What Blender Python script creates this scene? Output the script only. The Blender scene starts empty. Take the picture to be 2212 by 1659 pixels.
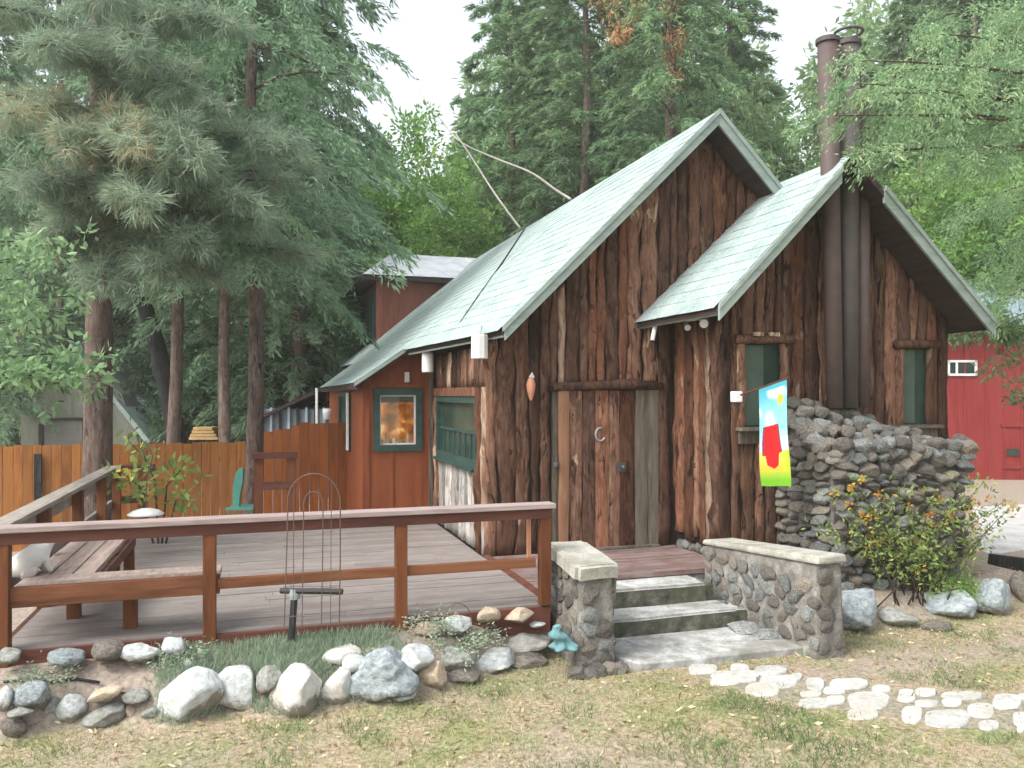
import bpy, bmesh, math, random
import numpy as np
from mathutils import Vector, Matrix, noise as mnoise

SC = bpy.context.scene
COL = SC.collection
R = math.radians

# ------------------------------------------------------------------ camera
F_PX, CX, HY, ZC = 1740.0, 1106.0, 850.0, 2.15
YAW = R(17.6)
cam = bpy.data.cameras.new('camera')
cam.sensor_fit = 'HORIZONTAL'; cam.sensor_width = 36.0
cam.lens = 36.0 * F_PX / 2212.0
cam.shift_y = (HY - 829.5) / 2212.0
cam.clip_start = 0.05; cam.clip_end = 1500
camo = bpy.data.objects.new('camera', cam); COL.objects.link(camo)
camo.location = (0, 0, ZC); camo.rotation_euler = (R(90), 0, -YAW)
SC.camera = camo

# ------------------------------------------------------------------ world, sun, exposure
SUN_EL, SUN_AZ = R(50), R(-108)         # azimuth from +Y towards +X: high, from the left and a little behind the camera
world = bpy.data.worlds.new('World'); SC.world = world; world.use_nodes = True
wn = world.node_tree.nodes; wl = world.node_tree.links; wn.clear()
sky = wn.new('ShaderNodeTexSky'); sky.sky_type = 'NISHITA'; sky.sun_disc = False
sky.sun_elevation = SUN_EL; sky.sun_rotation = SUN_AZ
sky.air_density = 1.0; sky.dust_density = 4.0; sky.ozone_density = 1.0
hsv = wn.new('ShaderNodeHueSaturation'); hsv.inputs['Saturation'].default_value = 0.32
bg = wn.new('ShaderNodeBackground'); bg.inputs['Strength'].default_value = 0.15
wo = wn.new('ShaderNodeOutputWorld')
wl.new(sky.outputs[0], hsv.inputs['Color']); wl.new(hsv.outputs[0], bg.inputs['Color']); wl.new(bg.outputs[0], wo.inputs['Surface'])
sl = bpy.data.lights.new('sun', 'SUN'); sl.energy = 0.9; sl.angle = R(24); sl.color = (1.0, 0.95, 0.87)
so = bpy.data.objects.new('sun', sl); COL.objects.link(so)
sd = Vector((math.sin(SUN_AZ) * math.cos(SUN_EL), math.cos(SUN_AZ) * math.cos(SUN_EL), math.sin(SUN_EL)))
so.rotation_euler = sd.to_track_quat('Z', 'Y').to_euler(); so.location = (0, 0, 30)
SC.view_settings.view_transform = 'Standard'; SC.view_settings.look = 'None'
SC.view_settings.gamma = 1.0; SC.view_settings.use_curve_mapping = False
SC.view_settings.exposure = 1.42
SC.render.engine = 'CYCLES'
SC.cycles.max_bounces = 6; SC.cycles.transparent_max_bounces = 8

# ------------------------------------------------------------------ placing helpers (photo coordinates of a 2212 px wide view)
_F = Vector((math.sin(YAW), math.cos(YAW), 0)); _R = Vector((math.cos(YAW), -math.sin(YAW), 0)); _Z = Vector((0, 0, 1)); _C = Vector((0, 0, ZC))
def ray(u, v): return _F + _R * ((u - CX) / F_PX) + _Z * ((HY - v) / F_PX)
def onX(u, v, x): d = ray(u, v); return _C + d * (x / d.x)
def onY(u, v, y): d = ray(u, v); return _C + d * (y / d.y)
def onZ(u, v, z): d = ray(u, v); return _C + d * ((z - ZC) / d.z)
def onK(u, v, k): return _C + ray(u, v) * k
def depth(p): return (Vector(p) - _C).dot(_F)

# ------------------------------------------------------------------ mesh helpers
class MB:
    def __init__(s): s.v = []; s.f = []; s.m = []
    def add(s, vs, fs, mi=0):
        o = len(s.v); s.v += [tuple(v) for v in vs]; s.f += [tuple(i + o for i in f) for f in fs]; s.m += [mi] * len(fs); return s
    def box(s, a, b, mi=0):
        (x0, y0, z0), (x1, y1, z1) = a, b
        x0, x1 = min(x0, x1), max(x0, x1); y0, y1 = min(y0, y1), max(y0, y1); z0, z1 = min(z0, z1), max(z0, z1)
        vs = [(x0, y0, z0), (x1, y0, z0), (x1, y1, z0), (x0, y1, z0), (x0, y0, z1), (x1, y0, z1), (x1, y1, z1), (x0, y1, z1)]
        return s.add(vs, [(0, 3, 2, 1), (4, 5, 6, 7), (0, 1, 5, 4), (1, 2, 6, 5), (2, 3, 7, 6), (3, 0, 4, 7)], mi)
    def hexa(s, lo, hi, mi=0):
        return s.add(list(lo) + list(hi), [(0, 3, 2, 1), (4, 5, 6, 7), (0, 1, 5, 4), (1, 2, 6, 5), (2, 3, 7, 6), (3, 0, 4, 7)], mi)
    def beam(s, p, q, w, h, mi=0, up=(0, 0, 1)):
        p = Vector(p); q = Vector(q); d = (q - p).normalized(); up = Vector(up)
        sx = d.cross(up)
        if sx.length < 1e-4: sx = Vector((1, 0, 0))
        sx.normalize(); uz = sx.cross(d).normalized()
        c = [sx * w / 2 * a + uz * h / 2 * b for a, b in ((-1, -1), (1, -1), (1, 1), (-1, 1))]
        return s.hexa([p + k for k in c], [q + k for k in c], mi)
    def tube(s, pts, rad, n=8, mi=0, cap=True):
        pts = [Vector(p) for p in pts]; rs = rad if isinstance(rad, (list, tuple)) else [rad] * len(pts)
        vs = []; ref = None
        for i, p in enumerate(pts):
            t = (pts[min(i + 1, len(pts) - 1)] - pts[max(i - 1, 0)]).normalized()
            if ref is None: ref = t.cross(Vector((0, 0, 1))) if abs(t.z) < .95 else t.cross(Vector((1, 0, 0)))
            ref = (ref - t * ref.dot(t)).normalized(); b = t.cross(ref)
            for k in range(n):
                a = 2 * math.pi * k / n; vs.append(p + (ref * math.cos(a) + b * math.sin(a)) * rs[i])
        fs = [(i * n + k, i * n + (k + 1) % n, (i + 1) * n + (k + 1) % n, (i + 1) * n + k) for i in range(len(pts) - 1) for k in range(n)]
        if cap: fs += [tuple(range(n - 1, -1, -1)), tuple(range((len(pts) - 1) * n, len(pts) * n))]
        return s.add(vs, fs, mi)
    def lathe(s, prof, c=(0, 0, 0), n=20, mi=0):
        vs = [(c[0] + r * math.cos(2 * math.pi * k / n), c[1] + r * math.sin(2 * math.pi * k / n), c[2] + z) for r, z in prof for k in range(n)]
        fs = [(i * n + k, i * n + (k + 1) % n, (i + 1) * n + (k + 1) % n, (i + 1) * n + k) for i in range(len(prof) - 1) for k in range(n)]
        return s.add(vs, fs, mi)
    def prism(s, poly, ext, mi=0):
        """poly: list of 3-D points of a planar outline, ext: extrusion vector"""
        n = len(poly); e = Vector(ext); a = [Vector(p) for p in poly]; b = [p + e for p in a]
        return s.add(a + b, [tuple(range(n - 1, -1, -1)), tuple(range(n, 2 * n))] + [(i, (i + 1) % n, n + (i + 1) % n, n + i) for i in range(n)], mi)
    def build(s, name, mats, parent=None, loc=None, smooth=False, bevel=0.0):
        me = bpy.data.meshes.new(name)
        off = Vector(loc) if loc is not None else Vector((0, 0, 0))
        me.from_pydata([tuple(Vector(v) - off) for v in s.v], [], s.f)
        for m in (mats if isinstance(mats, (list, tuple)) else [mats]): me.materials.append(m)
        if any(s.m): me.polygons.foreach_set('material_index', s.m)
        bm = bmesh.new(); bm.from_mesh(me); bmesh.ops.recalc_face_normals(bm, faces=bm.faces); bm.to_mesh(me); bm.free()
        if smooth: me.polygons.foreach_set('use_smooth', [True] * len(me.polygons))
        me.update()
        return link(name, me, parent, off, bevel)

def link(name, me, parent=None, loc=(0, 0, 0), bevel=0.0):
    o = bpy.data.objects.new(name, me); COL.objects.link(o); o.location = loc
    if parent is not None:
        o.parent = parent
        w = Vector((0, 0, 0)); p = parent
        while p is not None: w += p.location; p = p.parent
        o.location = Vector(loc) - w
    if bevel:
        b = o.modifiers.new('bevel', 'BEVEL'); b.width = bevel; b.segments = 2; b.limit_method = 'ANGLE'
    return o
def tag(o, label, cat, group=None, kind=None):
    if label: o['label'] = label
    if cat: o['category'] = cat
    if group: o['group'] = group
    if kind: o['kind'] = kind
    return o
def thing(name, loc, label, cat, group=None):
    o = bpy.data.objects.new(name, None); COL.objects.link(o); o.location = loc; o.empty_display_size = .1
    return tag(o, label, cat, group)
def np_mesh(name, V, Fc, mats, parent=None, attr=None, loc=(0, 0, 0), mi=None):
    """V (n,3), Fc (m,3 or 4)"""
    me = bpy.data.meshes.new(name or 'mesh'); n, m, k = len(V), len(Fc), Fc.shape[1]
    me.vertices.add(n); me.vertices.foreach_set('co', (V - np.array(loc)).astype(np.float32).ravel())
    me.loops.add(m * k); me.loops.foreach_set('vertex_index', Fc.astype(np.int32).ravel())
    me.polygons.add(m); me.polygons.foreach_set('loop_start', np.arange(0, m * k, k, dtype=np.int32)); me.polygons.foreach_set('loop_total', np.full(m, k, np.int32))
    for q in (mats if isinstance(mats, (list, tuple)) else [mats]): me.materials.append(q)
    if mi is not None: me.polygons.foreach_set('material_index', mi.astype(np.int32))
    if attr is not None:
        a = me.attributes.new('tint', 'FLOAT', 'POINT'); a.data.foreach_set('value', attr.astype(np.float32))
    me.update(calc_edges=True)
    return link(name, me, parent, loc) if name else me

# ------------------------------------------------------------------ materials
def srgb(r, g, b):
    f = lambda c: (c / 255 / 12.92) if c / 255 <= .04045 else ((c / 255 + .055) / 1.055) ** 2.4
    return (f(r), f(g), f(b))
class NT:
    def __init__(s, name):
        s.mat = bpy.data.materials.new(name); s.mat.use_nodes = True; s.t = s.mat.node_tree; s.t.nodes.clear()
    def n(s, typ, **kw):
        x = s.t.nodes.new(typ)
        for k, v in kw.items():
            if k.startswith('i_'):
                key = k[2:].replace('_', ' ')
                x.inputs[key].default_value = v
            else: setattr(x, k, v)
        return x
    def l(s, a, b): s.t.links.new(a, b)
def coords(t, stretch=(1, 1, 1), rand=True):
    tc = t.n('ShaderNodeTexCoord'); mp = t.n('ShaderNodeMapping'); mp.inputs['Scale'].default_value = stretch
    t.l(tc.outputs['Object'], mp.inputs['Vector'])
    if rand:
        oi = t.n('ShaderNodeObjectInfo'); mu = t.n('ShaderNodeMath', operation='MULTIPLY'); mu.inputs[1].default_value = 57.0
        t.l(oi.outputs['Random'], mu.inputs[0]); t.l(mu.outputs[0], mp.inputs['Location'])
    return mp.outputs[0]
def ramp(t, fac, stops):
    r = t.n('ShaderNodeValToRGB'); e = r.color_ramp.elements
    while len(e) < len(stops): e.new(0.5)
    for el, (p, c) in zip(e, stops):
        el.position = p; el.color = (*c, 1) if len(c) == 3 else c
    t.l(fac, r.inputs[0]); return r.outputs[0]
def noise(t, vec, scale, detail=4, rough=.55, dist=0.0):
    x = t.n('ShaderNodeTexNoise', i_Scale=scale, i_Detail=detail, i_Roughness=rough, i_Distortion=dist); t.l(vec, x.inputs['Vector']); return x.outputs['Fac']
def mixc(t, fac, a, b, blend='MIX'):
    m = t.n('ShaderNodeMix', data_type='RGBA', blend_type=blend)
    for sock, val in ((m.inputs[0], fac), (m.inputs[6], a), (m.inputs[7], b)):
        if hasattr(val, 'is_output') or isinstance(val, bpy.types.NodeSocket): t.l(val, sock)
        elif isinstance(val, (int, float)): sock.default_value = val
        else: sock.default_value = (*val, 1)
    return m.outputs[2]
def finish(t, color, rough=.8, bump=None, bstr=.4, bdist=.02, spec=.3, metal=0.0):
    b = t.n('ShaderNodeBsdfPrincipled', i_Roughness=rough, i_Metallic=metal)
    b.inputs['Specular IOR Level'].default_value = spec
    if isinstance(color, bpy.types.NodeSocket): t.l(color, b.inputs['Base Color'])
    else: b.inputs['Base Color'].default_value = (*color, 1)
    if bump is not None:
        u = t.n('ShaderNodeBump', i_Strength=bstr, i_Distance=bdist); t.l(bump, u.inputs['Height']); t.l(u.outputs[0], b.inputs['Normal'])
    o = t.n('ShaderNodeOutputMaterial'); t.l(b.outputs[0], o.inputs[0]); return t.mat
def tone(t, col, amt=.35):
    """object-to-object tone differences"""
    oi = t.n('ShaderNodeObjectInfo'); mr = t.n('ShaderNodeMapRange'); mr.inputs['To Min'].default_value = 1 - amt; mr.inputs['To Max'].default_value = 1 + amt
    t.l(oi.outputs['Random'], mr.inputs[0])
    v = t.n('ShaderNodeHueSaturation'); t.l(mr.outputs[0], v.inputs['Value']); t.l(col, v.inputs['Color']); return v.outputs[0]
def wood(name, c_dark, c_mid, c_light, axis='z', rough=.75, scale=9, var=.25, bstr=.35, wear=None, spec=.25):
    t = NT(name); st = {'x': (.12, 1, 1), 'y': (1, .12, 1), 'z': (1, 1, .12)}[axis]
    v = coords(t, st)
    g = noise(t, v, scale * 3, 5, .65, .3); p = noise(t, v, scale * .5, 3)
    c = ramp(t, g, [(.3, c_dark), (.5, c_mid), (.72, c_light)])
    c = mixc(t, ramp(t, p, [(.35, (0, 0, 0)), (.7, (.6, .6, .6))]), c, c_light)
    if wear: 
        v2 = coords(t, (1, 1, 1)); w = noise(t, v2, 5, 4, .7)
        c = mixc(t, ramp(t, w, [(.5, (0, 0, 0)), (.66, (.75, .75, .75))]), c, wear)
    return finish(t, tone(t, c, var), rough, g, bstr, .01, spec)
def stone_mat(name, stops, scale=4, var=.35, bstr=.5, bdist=.03, tint=None, soil=None):
    t = NT(name); v = coords(t)
    a = noise(t, v, scale, 6, .62); b = noise(t, v, scale * 7, 4, .6); vo = noise(t, v, scale * .45, 3, .5, .6)
    c = ramp(t, a, stops); c = mixc(t, .3, c, ramp(t, b, [(.3, (.1, .1, .1)), (.75, (.9, .9, .88))]), 'OVERLAY')
    if tint: c = mixc(t, ramp(t, vo, [(.48, (0, 0, 0)), (.68, (.7, .7, .7))]), c, tint)
    c = tone(t, c, var)
    if name.endswith(('rock', 'granite')):      # soil clinging to the foot and lichen blotches
        tc = t.n('ShaderNodeTexCoord'); sx = t.n('ShaderNodeSeparateXYZ'); t.l(tc.outputs['Object'], sx.inputs[0]); ad = t.n('ShaderNodeMath', operation='MULTIPLY_ADD'); ad.inputs[1].default_value = .9; t.l(a, ad.inputs[0]); t.l(sx.outputs[2], ad.inputs[2])
        c = mixc(t, ramp(t, ad.outputs[0], [(.0, (.85, .85, .85)), (.22, (0, 0, 0))]), c, (.20, .165, .125))
        li = noise(t, v, 2.3, 5, .7); c = mixc(t, ramp(t, li, [(.62, (0, 0, 0)), (.67, (.45, .45, .45))]), c, mixc(t, a, (.16, .17, .13), (.42, .43, .36)))
    h = mixc(t, .35, a, b)
    return finish(t, c, .9, h, bstr, bdist, .2)
M = {}
def bark_mat(name, dark, mid, light, pale=None, pale_at=.66, foot=None):
    t = NT(name); v = coords(t, (1, 1, .10)); v2 = coords(t, (1, 1, .42)); v3 = coords(t, (1, 1, .22))
    a = noise(t, v, 34, 6, .68, .9); b = noise(t, v2, 9, 5, .62, .6); f = noise(t, v3, 16, 3, .55, 1.2)
    c = ramp(t, a, [(.29, dark), (.45, mid), (.70, light)])
    c = mixc(t, ramp(t, b, [(.40, (.95, .95, .95)), (.56, (0, 0, 0))]), c, tuple(x * .6 for x in mid))
    c = mixc(t, ramp(t, f, [(.365, (1, 1, 1)), (.43, (0, 0, 0))]), c, dark)
    w = noise(t, coords(t, (1, 1, .5)), 3.0, 3, .6); c = mixc(t, ramp(t, w, [(.40, (0, 0, 0)), (.66, (.5, .5, .5))]), c, tuple(x * k for x, k in zip(mid, (1.45, 1.3, 1.2))))
    if pale:
        p = noise(t, coords(t, (1, 1, .3)), 4.0, 4, .6, .4)
        c = mixc(t, ramp(t, p, [(pale_at, (0, 0, 0)), (pale_at + .03, (.9, .9, .9))]), c, mixc(t, a, tuple(x * .7 for x in pale), pale))
    if foot:      # bark rubbed off and weathered grey at the wall's foot
        ge = t.n('ShaderNodeNewGeometry'); sx = t.n('ShaderNodeSeparateXYZ'); t.l(ge.outputs['Position'], sx.inputs[0])
        n2 = noise(t, coords(t, (1, 1, .5)), 7, 3, .6)
        ad = t.n('ShaderNodeMath', operation='MULTIPLY_ADD'); ad.inputs[1].default_value = -.75; t.l(n2, ad.inputs[0]); oi = t.n('ShaderNodeObjectInfo'); am = t.n('ShaderNodeMath', operation='MULTIPLY_ADD'); am.inputs[1].default_value = -.75; t.l(oi.outputs['Random'], am.inputs[0]); sc_ = t.n('ShaderNodeMath', operation='ADD'); sc_.inputs[1].default_value = .30; t.l(sx.outputs[2], sc_.inputs[0]); t.l(sc_.outputs[0], am.inputs[2]); t.l(am.outputs[0], ad.inputs[2])
        c = mixc(t, ramp(t, ad.outputs[0], [(.23, (.85, .85, .85)), (.29, (0, 0, 0))]), c, mixc(t, a, tuple(x * .6 for x in foot), foot))
    c = tone(t, c, .5)
    h = mixc(t, .45, a, f)
    return finish(t, c, .92, h, .9, .03, .12)
M['bark'] = bark_mat('bark_slab', (.024, .013, .010), (.136, .074, .050), (.25, .158, .110), (.42, .30, .20), .64)
M['bark_dark'] = bark_mat('bark_slab_dark', (.016, .010, .008), (.080, .045, .033), (.165, .104, .076), None, .7)
M['bark_red'] = bark_mat('bark_slab_red', (.027, .013, .009), (.152, .070, .043), (.265, .150, .098), (.40, .30, .22), .68)
M['bark_pale'] = bark_mat('peeled_slab', (.09, .058, .042), (.30, .215, .155), (.46, .365, .285), (.08, .05, .036), .58, (.40, .40, .39))
M['whitewash'] = bark_mat('flaking_white_board', (.13, .115, .10), (.34, .33, .31), (.50, .49, .47), (.20, .155, .125), .62)
M['grey_wood'] = wood('grey_weathered_wood', (.030, .025, .019), (.085, .070, .053), (.155, .135, .108), 'z', .9, 8, .35, .5)
M['new_wood'] = wood('orange_brown_wood', (.10, .048, .025), (.21, .105, .058), (.28, .155, .092), 'z', .8, 5, .1, .2)
M['dark_wall'] = wood('dark_brown_backing', (.012, .008, .007), (.025, .015, .012), (.04, .026, .02), 'z', .95, 6, .05)
M['soffit'] = wood('dark_roof_boards', (.02, .014, .012), (.04, .028, .024), (.06, .045, .04), 'y', .9, 6, .1)
M['fascia'] = wood('pale_green_fascia', (.17, .215, .195), (.235, .295, .27), (.31, .37, .345), 'x', .65, 4, .08, .1)
M['red_wall'] = wood('red_brown_siding', (.125, .028, .010), (.195, .050, .017), (.245, .074, .028), 'z', .6, 4, .06, .15)
M['red_dormer'] = wood('dull_red_siding', (.15, .045, .03), (.22, .075, .052), (.26, .10, .075), 'z', .65, 4, .06, .15)
M['barn_red'] = wood('crimson_siding', (.17, .018, .018), (.235, .028, .027), (.275, .042, .04), 'z', .7, 3, .05, .15)
M['green_trim'] = wood('dark_green_trim', (.014, .036, .031), (.024, .056, .048), (.042, .085, .074), 'x', .55, 5, .1, .15)
M['rail_red'] = wood('red_brown_lower_rail', (.055, .020, .008), (.122, .044, .018), (.19, .078, .038), 'x', .7, 6, .2, .3)
M['rail'] = wood('red_brown_rail', (.032, .013, .010), (.078, .028, .020), (.135, .052, .036), 'x', .7, 6, .25, .3)
M['rail_post'] = wood('red_brown_post', (.055, .018, .007), (.118, .038, .012), (.18, .066, .028), 'z', .7, 6, .2, .3)
M['rail_cap'] = wood('weathered_rail_cap', (.12, .075, .065), (.27, .20, .185), (.42, .36, .345), 'x', .75, 8, .15, .3)
M['rail_cap_y'] = wood('weathered_grey_rail_cap', (.09, .075, .06), (.18, .155, .13), (.27, .245, .215), 'y', .8, 8, .15, .3)
M['deck'] = wood('weathered_deck_board', (.12, .102, .092), (.19, .168, .155), (.26, .238, .224), 'x', .65, 7, .10, .2, (.18, .135, .125), .4)
M['porch'] = wood('worn_red_porch_board', (.09, .062, .055), (.17, .125, .115), (.27, .215, .205), 'x', .6, 7, .16, .25, (.16, .065, .055), .35)
M['bench'] = wood('worn_bench_board', (.14, .095, .075), (.28, .21, .175), (.40, .33, .29), 'y', .7, 8, .12, .25)
M['fence'] = wood('orange_stained_picket', (.15, .052, .012), (.26, .095, .021), (.34, .145, .038), 'z', .7, 6, .22, .3)
M['fence_dark'] = wood('red_orange_picket', (.13, .035, .008), (.24, .07, .014), (.30, .10, .025), 'z', .7, 6, .22, .3)
M['shed'] = wood('grey_green_siding', (.17, .18, .15), (.22, .23, .195), (.26, .27, .235), 'z', .8, 3, .05, .15)
M['door_grey'] = wood('grey_garage_door', (.14, .145, .13), (.18, .185, .17), (.21, .215, .2), 'x', .8, 3, .05, .1)
M['trunk'] = bark_mat('conifer_bark', (.04, .030, .027), (.16, .122, .108), (.30, .245, .22))
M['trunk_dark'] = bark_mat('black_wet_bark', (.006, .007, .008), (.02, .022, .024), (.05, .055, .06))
M['twig'] = bark_mat('twig_bark', (.03, .022, .018), (.10, .075, .06), (.19, .15, .125))
M['concrete'] = stone_mat('worn_concrete', [(.3, (.20, .20, .18)), (.5, (.36, .37, .36)), (.68, (.52, .54, .54))], 5, .08, .4, .015, (.16, .15, .12))
M['riser'] = stone_mat('dark_riser_stone', [(.3, (.04, .04, .03)), (.5, (.10, .095, .075)), (.7, (.19, .18, .155))], 9, .1, .7, .02, (.07, .085, .05))  # darker stone with greenish blotches for the step faces below the treads
M['cap'] = stone_mat('cream_coping', [(.3, (.28, .275, .235)), (.5, (.385, .38, .33)), (.7, (.47, .465, .41))], 8, .06, .8, .02, (.20, .20, .165))
M['mortar'] = stone_mat('grey_mortar', [(.3, (.07, .065, .06)), (.5, (.13, .125, .115)), (.7, (.22, .215, .20))], 12, .05, .8, .02)
M['mortar_light'] = stone_mat('pale_mortar', [(.3, (.15, .15, .135)), (.5, (.25, .25, .235)), (.7, (.36, .36, .345))], 10, .05, .8, .02)
M['mortar_mix'] = stone_mat('lime_mortar', [(.3, (.12, .115, .10)), (.5, (.22, .21, .19)), (.7, (.36, .35, .33))], 9, .05, 1.0, .03, (.15, .13, .11))
M['field'] = stone_mat('field_stone', [(.28, (.065, .062, .055)), (.5, (.155, .148, .133)), (.7, (.29, .28, .26))], 6, .32, .9, .03, (.21, .175, .145))
M['field_b'] = stone_mat('field_stone_bluish', [(.28, (.09, .095, .09)), (.5, (.21, .22, .213)), (.7, (.40, .42, .415))], 6, .32, .9, .03)
M['field_tan'] = stone_mat('field_stone_tan', [(.28, (.12, .105, .085)), (.5, (.235, .205, .17)), (.7, (.38, .35, .30))], 7, .3, .9, .03)
M['rock_white'] = stone_mat('white_granite', [(.25, (.46, .45, .42)), (.5, (.66, .65, .62)), (.72, (.80, .79, .77))], 3.2, .06, .7, .04, (.46, .40, .32))
M['rock_pale'] = stone_mat('pale_grey_granite', [(.25, (.36, .39, .39)), (.5, (.55, .585, .59)), (.72, (.72, .75, .75))], 3.2, .07, .7, .04, (.34, .34, .30))
M['rock_blue'] = stone_mat('blue_grey_rock', [(.25, (.17, .20, .215)), (.5, (.36, .41, .43)), (.72, (.58, .63, .645))], 4.5, .1, .9, .05)
M['rock_grey'] = stone_mat('grey_rock', [(.25, (.20, .205, .19)), (.5, (.36, .37, .35)), (.72, (.52, .535, .51))], 4, .12, .8, .04, (.20, .21, .15))
M['rock_tan'] = stone_mat('tan_rock', [(.25, (.33, .24, .16)), (.5, (.50, .40, .29)), (.72, (.62, .53, .42))], 3.5, .1, .7, .04, (.42, .42, .38))
M['rock_brown'] = stone_mat('brown_rock', [(.25, (.10, .09, .075)), (.5, (.20, .18, .155)), (.72, (.32, .30, .265))], 5, .15, .8, .04)
M['flag'] = stone_mat('white_flagstone', [(.25, (.29, .29, .265)), (.5, (.425, .425, .405)), (.72, (.52, .52, .505))], 5, .09, .6, .015, (.36, .34, .28))
def plain(name, c, rough=.5, metal=0.0, spec=.4, var=True):
    t = NT(name); v = coords(t); a = noise(t, v, 6, 4)
    col = ramp(t, a, [(.3, tuple(x * .82 for x in c)), (.7, tuple(min(1, x * 1.1) for x in c))]) if var else c
    return finish(t, col, rough, a, .05, .005, spec, metal)
M['lamp_white'] = plain('white_enamel', (.66, .66, .64), .45)
M['plastic_white'] = plain('white_plastic', (.75, .76, .75), .4)
M['pipe'] = plain('brown_painted_flue', (.085, .06, .056), .65)
M['pipe_grey'] = plain('dull_grey_flue', (.075, .064, .062), .65)
M['rust'] = plain('rust_orange_flue', (.20, .05, .022), .8)
M['black_metal'] = plain('black_pipe', (.016, .018, .020), .5, 0, .5)
M['grey_metal'] = plain('galvanised_fitting', (.36, .40, .41), .5, .4)
M['rusty_wire'] = plain('rusty_wire', (.12, .085, .075), .6, .3)
M['iron'] = plain('old_iron', (.10, .105, .105), .5, .6)
M['copper'] = plain('peach_ornament', (.52, .24, .15), .5)
M['shade_green'] = plain('green_window_blind', (.055, .085, .062), .7)
M['cyan_cloth'] = plain('turquoise_cloth', (.13, .26, .28), .85)
M['teal_plastic'] = plain('teal_plastic', (.055, .22, .18), .5)
M['white_fur'] = plain('white_fur', (.70, .68, .64), .95)
M['pink'] = plain('pink_skin', (.5, .25, .22), .7)
M['cable'] = plain('pale_cable', (.42, .40, .35), .6)
M['cable_black'] = plain('black_cable', (.015, .017, .02), .6)
M['steel_roof'] = plain('blue_steel_roof', (.42, .52, .60), .35, .5)
M['tarp'] = plain('blue_grey_sheet', (.20, .26, .31), .55)
M['timber'] = plain('yellow_lumber', (.55, .36, .16), .7)
M['soil'] = None
def glass_mat():
    t = NT('dark_window_glass'); v = coords(t); a = noise(t, v, 2.0, 2)
    c = ramp(t, a, [(.35, (.016, .034, .026)), (.7, (.045, .075, .06))])
    return finish(t, c, .2, None, spec=.12)
M['glass'] = glass_mat()
def lit_mat():
    t = NT('lit_kitchen_interior'); v = coords(t); a = noise(t, v, 5.5, 3, .6, .4); b = noise(t, v, 13, 2, .5)
    c = ramp(t, a, [(.3, (.06, .02, .006)), (.48, (.34, .10, .012)), (.6, (.62, .22, .03)), (.70, (1.0, .62, .30)), (.78, (1.0, .9, .7))])
    e = t.n('ShaderNodeEmission', i_Strength=.36); t.l(c, e.inputs[0])
    o = t.n('ShaderNodeOutputMaterial'); t.l(e.outputs[0], o.inputs[0]); return t.mat
M['lit'] = lit_mat()
def clear_glass():
    t = NT('clear_pane'); g = t.n('ShaderNodeBsdfGlossy', i_Roughness=.03); tr = t.n('ShaderNodeBsdfTransparent')
    m = t.n('ShaderNodeMixShader'); m.inputs[0].default_value = .10
    t.l(tr.outputs[0], m.inputs[1]); t.l(g.outputs[0], m.inputs[2]); o = t.n('ShaderNodeOutputMaterial'); t.l(m.outputs[0], o.inputs[0]); return t.mat
M['clear'] = clear_glass()
def shingle_mat(name, c0, c1, c2, ax=(0, 1)):
    t = NT(name); v = coords(t, (1, 1, 1), False)
    a = noise(t, v, 3.2, 5, .6); b = noise(t, coords(t, (.6, .6, .6), False), 60, 2, .5); s = noise(t, coords(t, (.25, 2.2, .25), False), 3, 4, .6)
    c = ramp(t, a, [(.3, c0), (.5, c1), (.72, c2)])
    c = mixc(t, .35, c, ramp(t, b, [(.3, (.2, .2, .2)), (.7, (.85, .85, .85))]), 'OVERLAY')
    c = mixc(t, ramp(t, s, [(.5, (0, 0, 0)), (.75, (.35, .35, .35))]), c, tuple(x * .62 for x in c1))
    return finish(t, tone(t, c, .10), .62, b, .25, .004, .35)
M['shingle'] = shingle_mat('pale_green_shingle', (.25, .325, .312), (.33, .415, .40), (.40, .485, .468))
M['dormer_roof'] = shingle_mat('pale_metal_roof', (.38, .40, .43), (.52, .55, .58), (.62, .64, .66))
def ground_mat():
    t = NT('lawn_and_soil'); tc = t.n('ShaderNodeTexCoord'); v = tc.outputs['Object']
    big = noise(t, v, .75, 4, .6, .3); mid = noise(t, v, 2.6, 5, .65, .4); fine = noise(t, v, 28, 5, .7); vf = noise(t, v, 110, 3, .6)
    dry = ramp(t, fine, [(.3, (.16, .125, .085)), (.5, (.32, .255, .175)), (.7, (.50, .41, .29))])
    green = ramp(t, fine, [(.3, (.09, .105, .05)), (.5, (.20, .215, .10)), (.72, (.36, .36, .19))])
    dirt = ramp(t, fine, [(.3, (.19, .155, .125)), (.5, (.30, .25, .21)), (.72, (.42, .36, .305))])
    c = mixc(t, ramp(t, mid, [(.42, (0, 0, 0)), (.60, (1, 1, 1))]), dry, green)
    c = mixc(t, ramp(t, big, [(.42, (0, 0, 0)), (.74, (.8, .8, .8))]), c, dirt)
    c = mixc(t, .35, c, ramp(t, vf, [(.3, (.15, .15, .15)), (.7, (.85, .85, .85))]), 'OVERLAY')
    a = t.n('ShaderNodeAttribute', attribute_name='bare'); 
    c = mixc(t, a.outputs['Fac'], c, dirt)
    h = mixc(t, .5, fine, mid)
    return finish(t, c, .95, h, .7, .03, .1)
M['ground'] = ground_mat()
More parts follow.
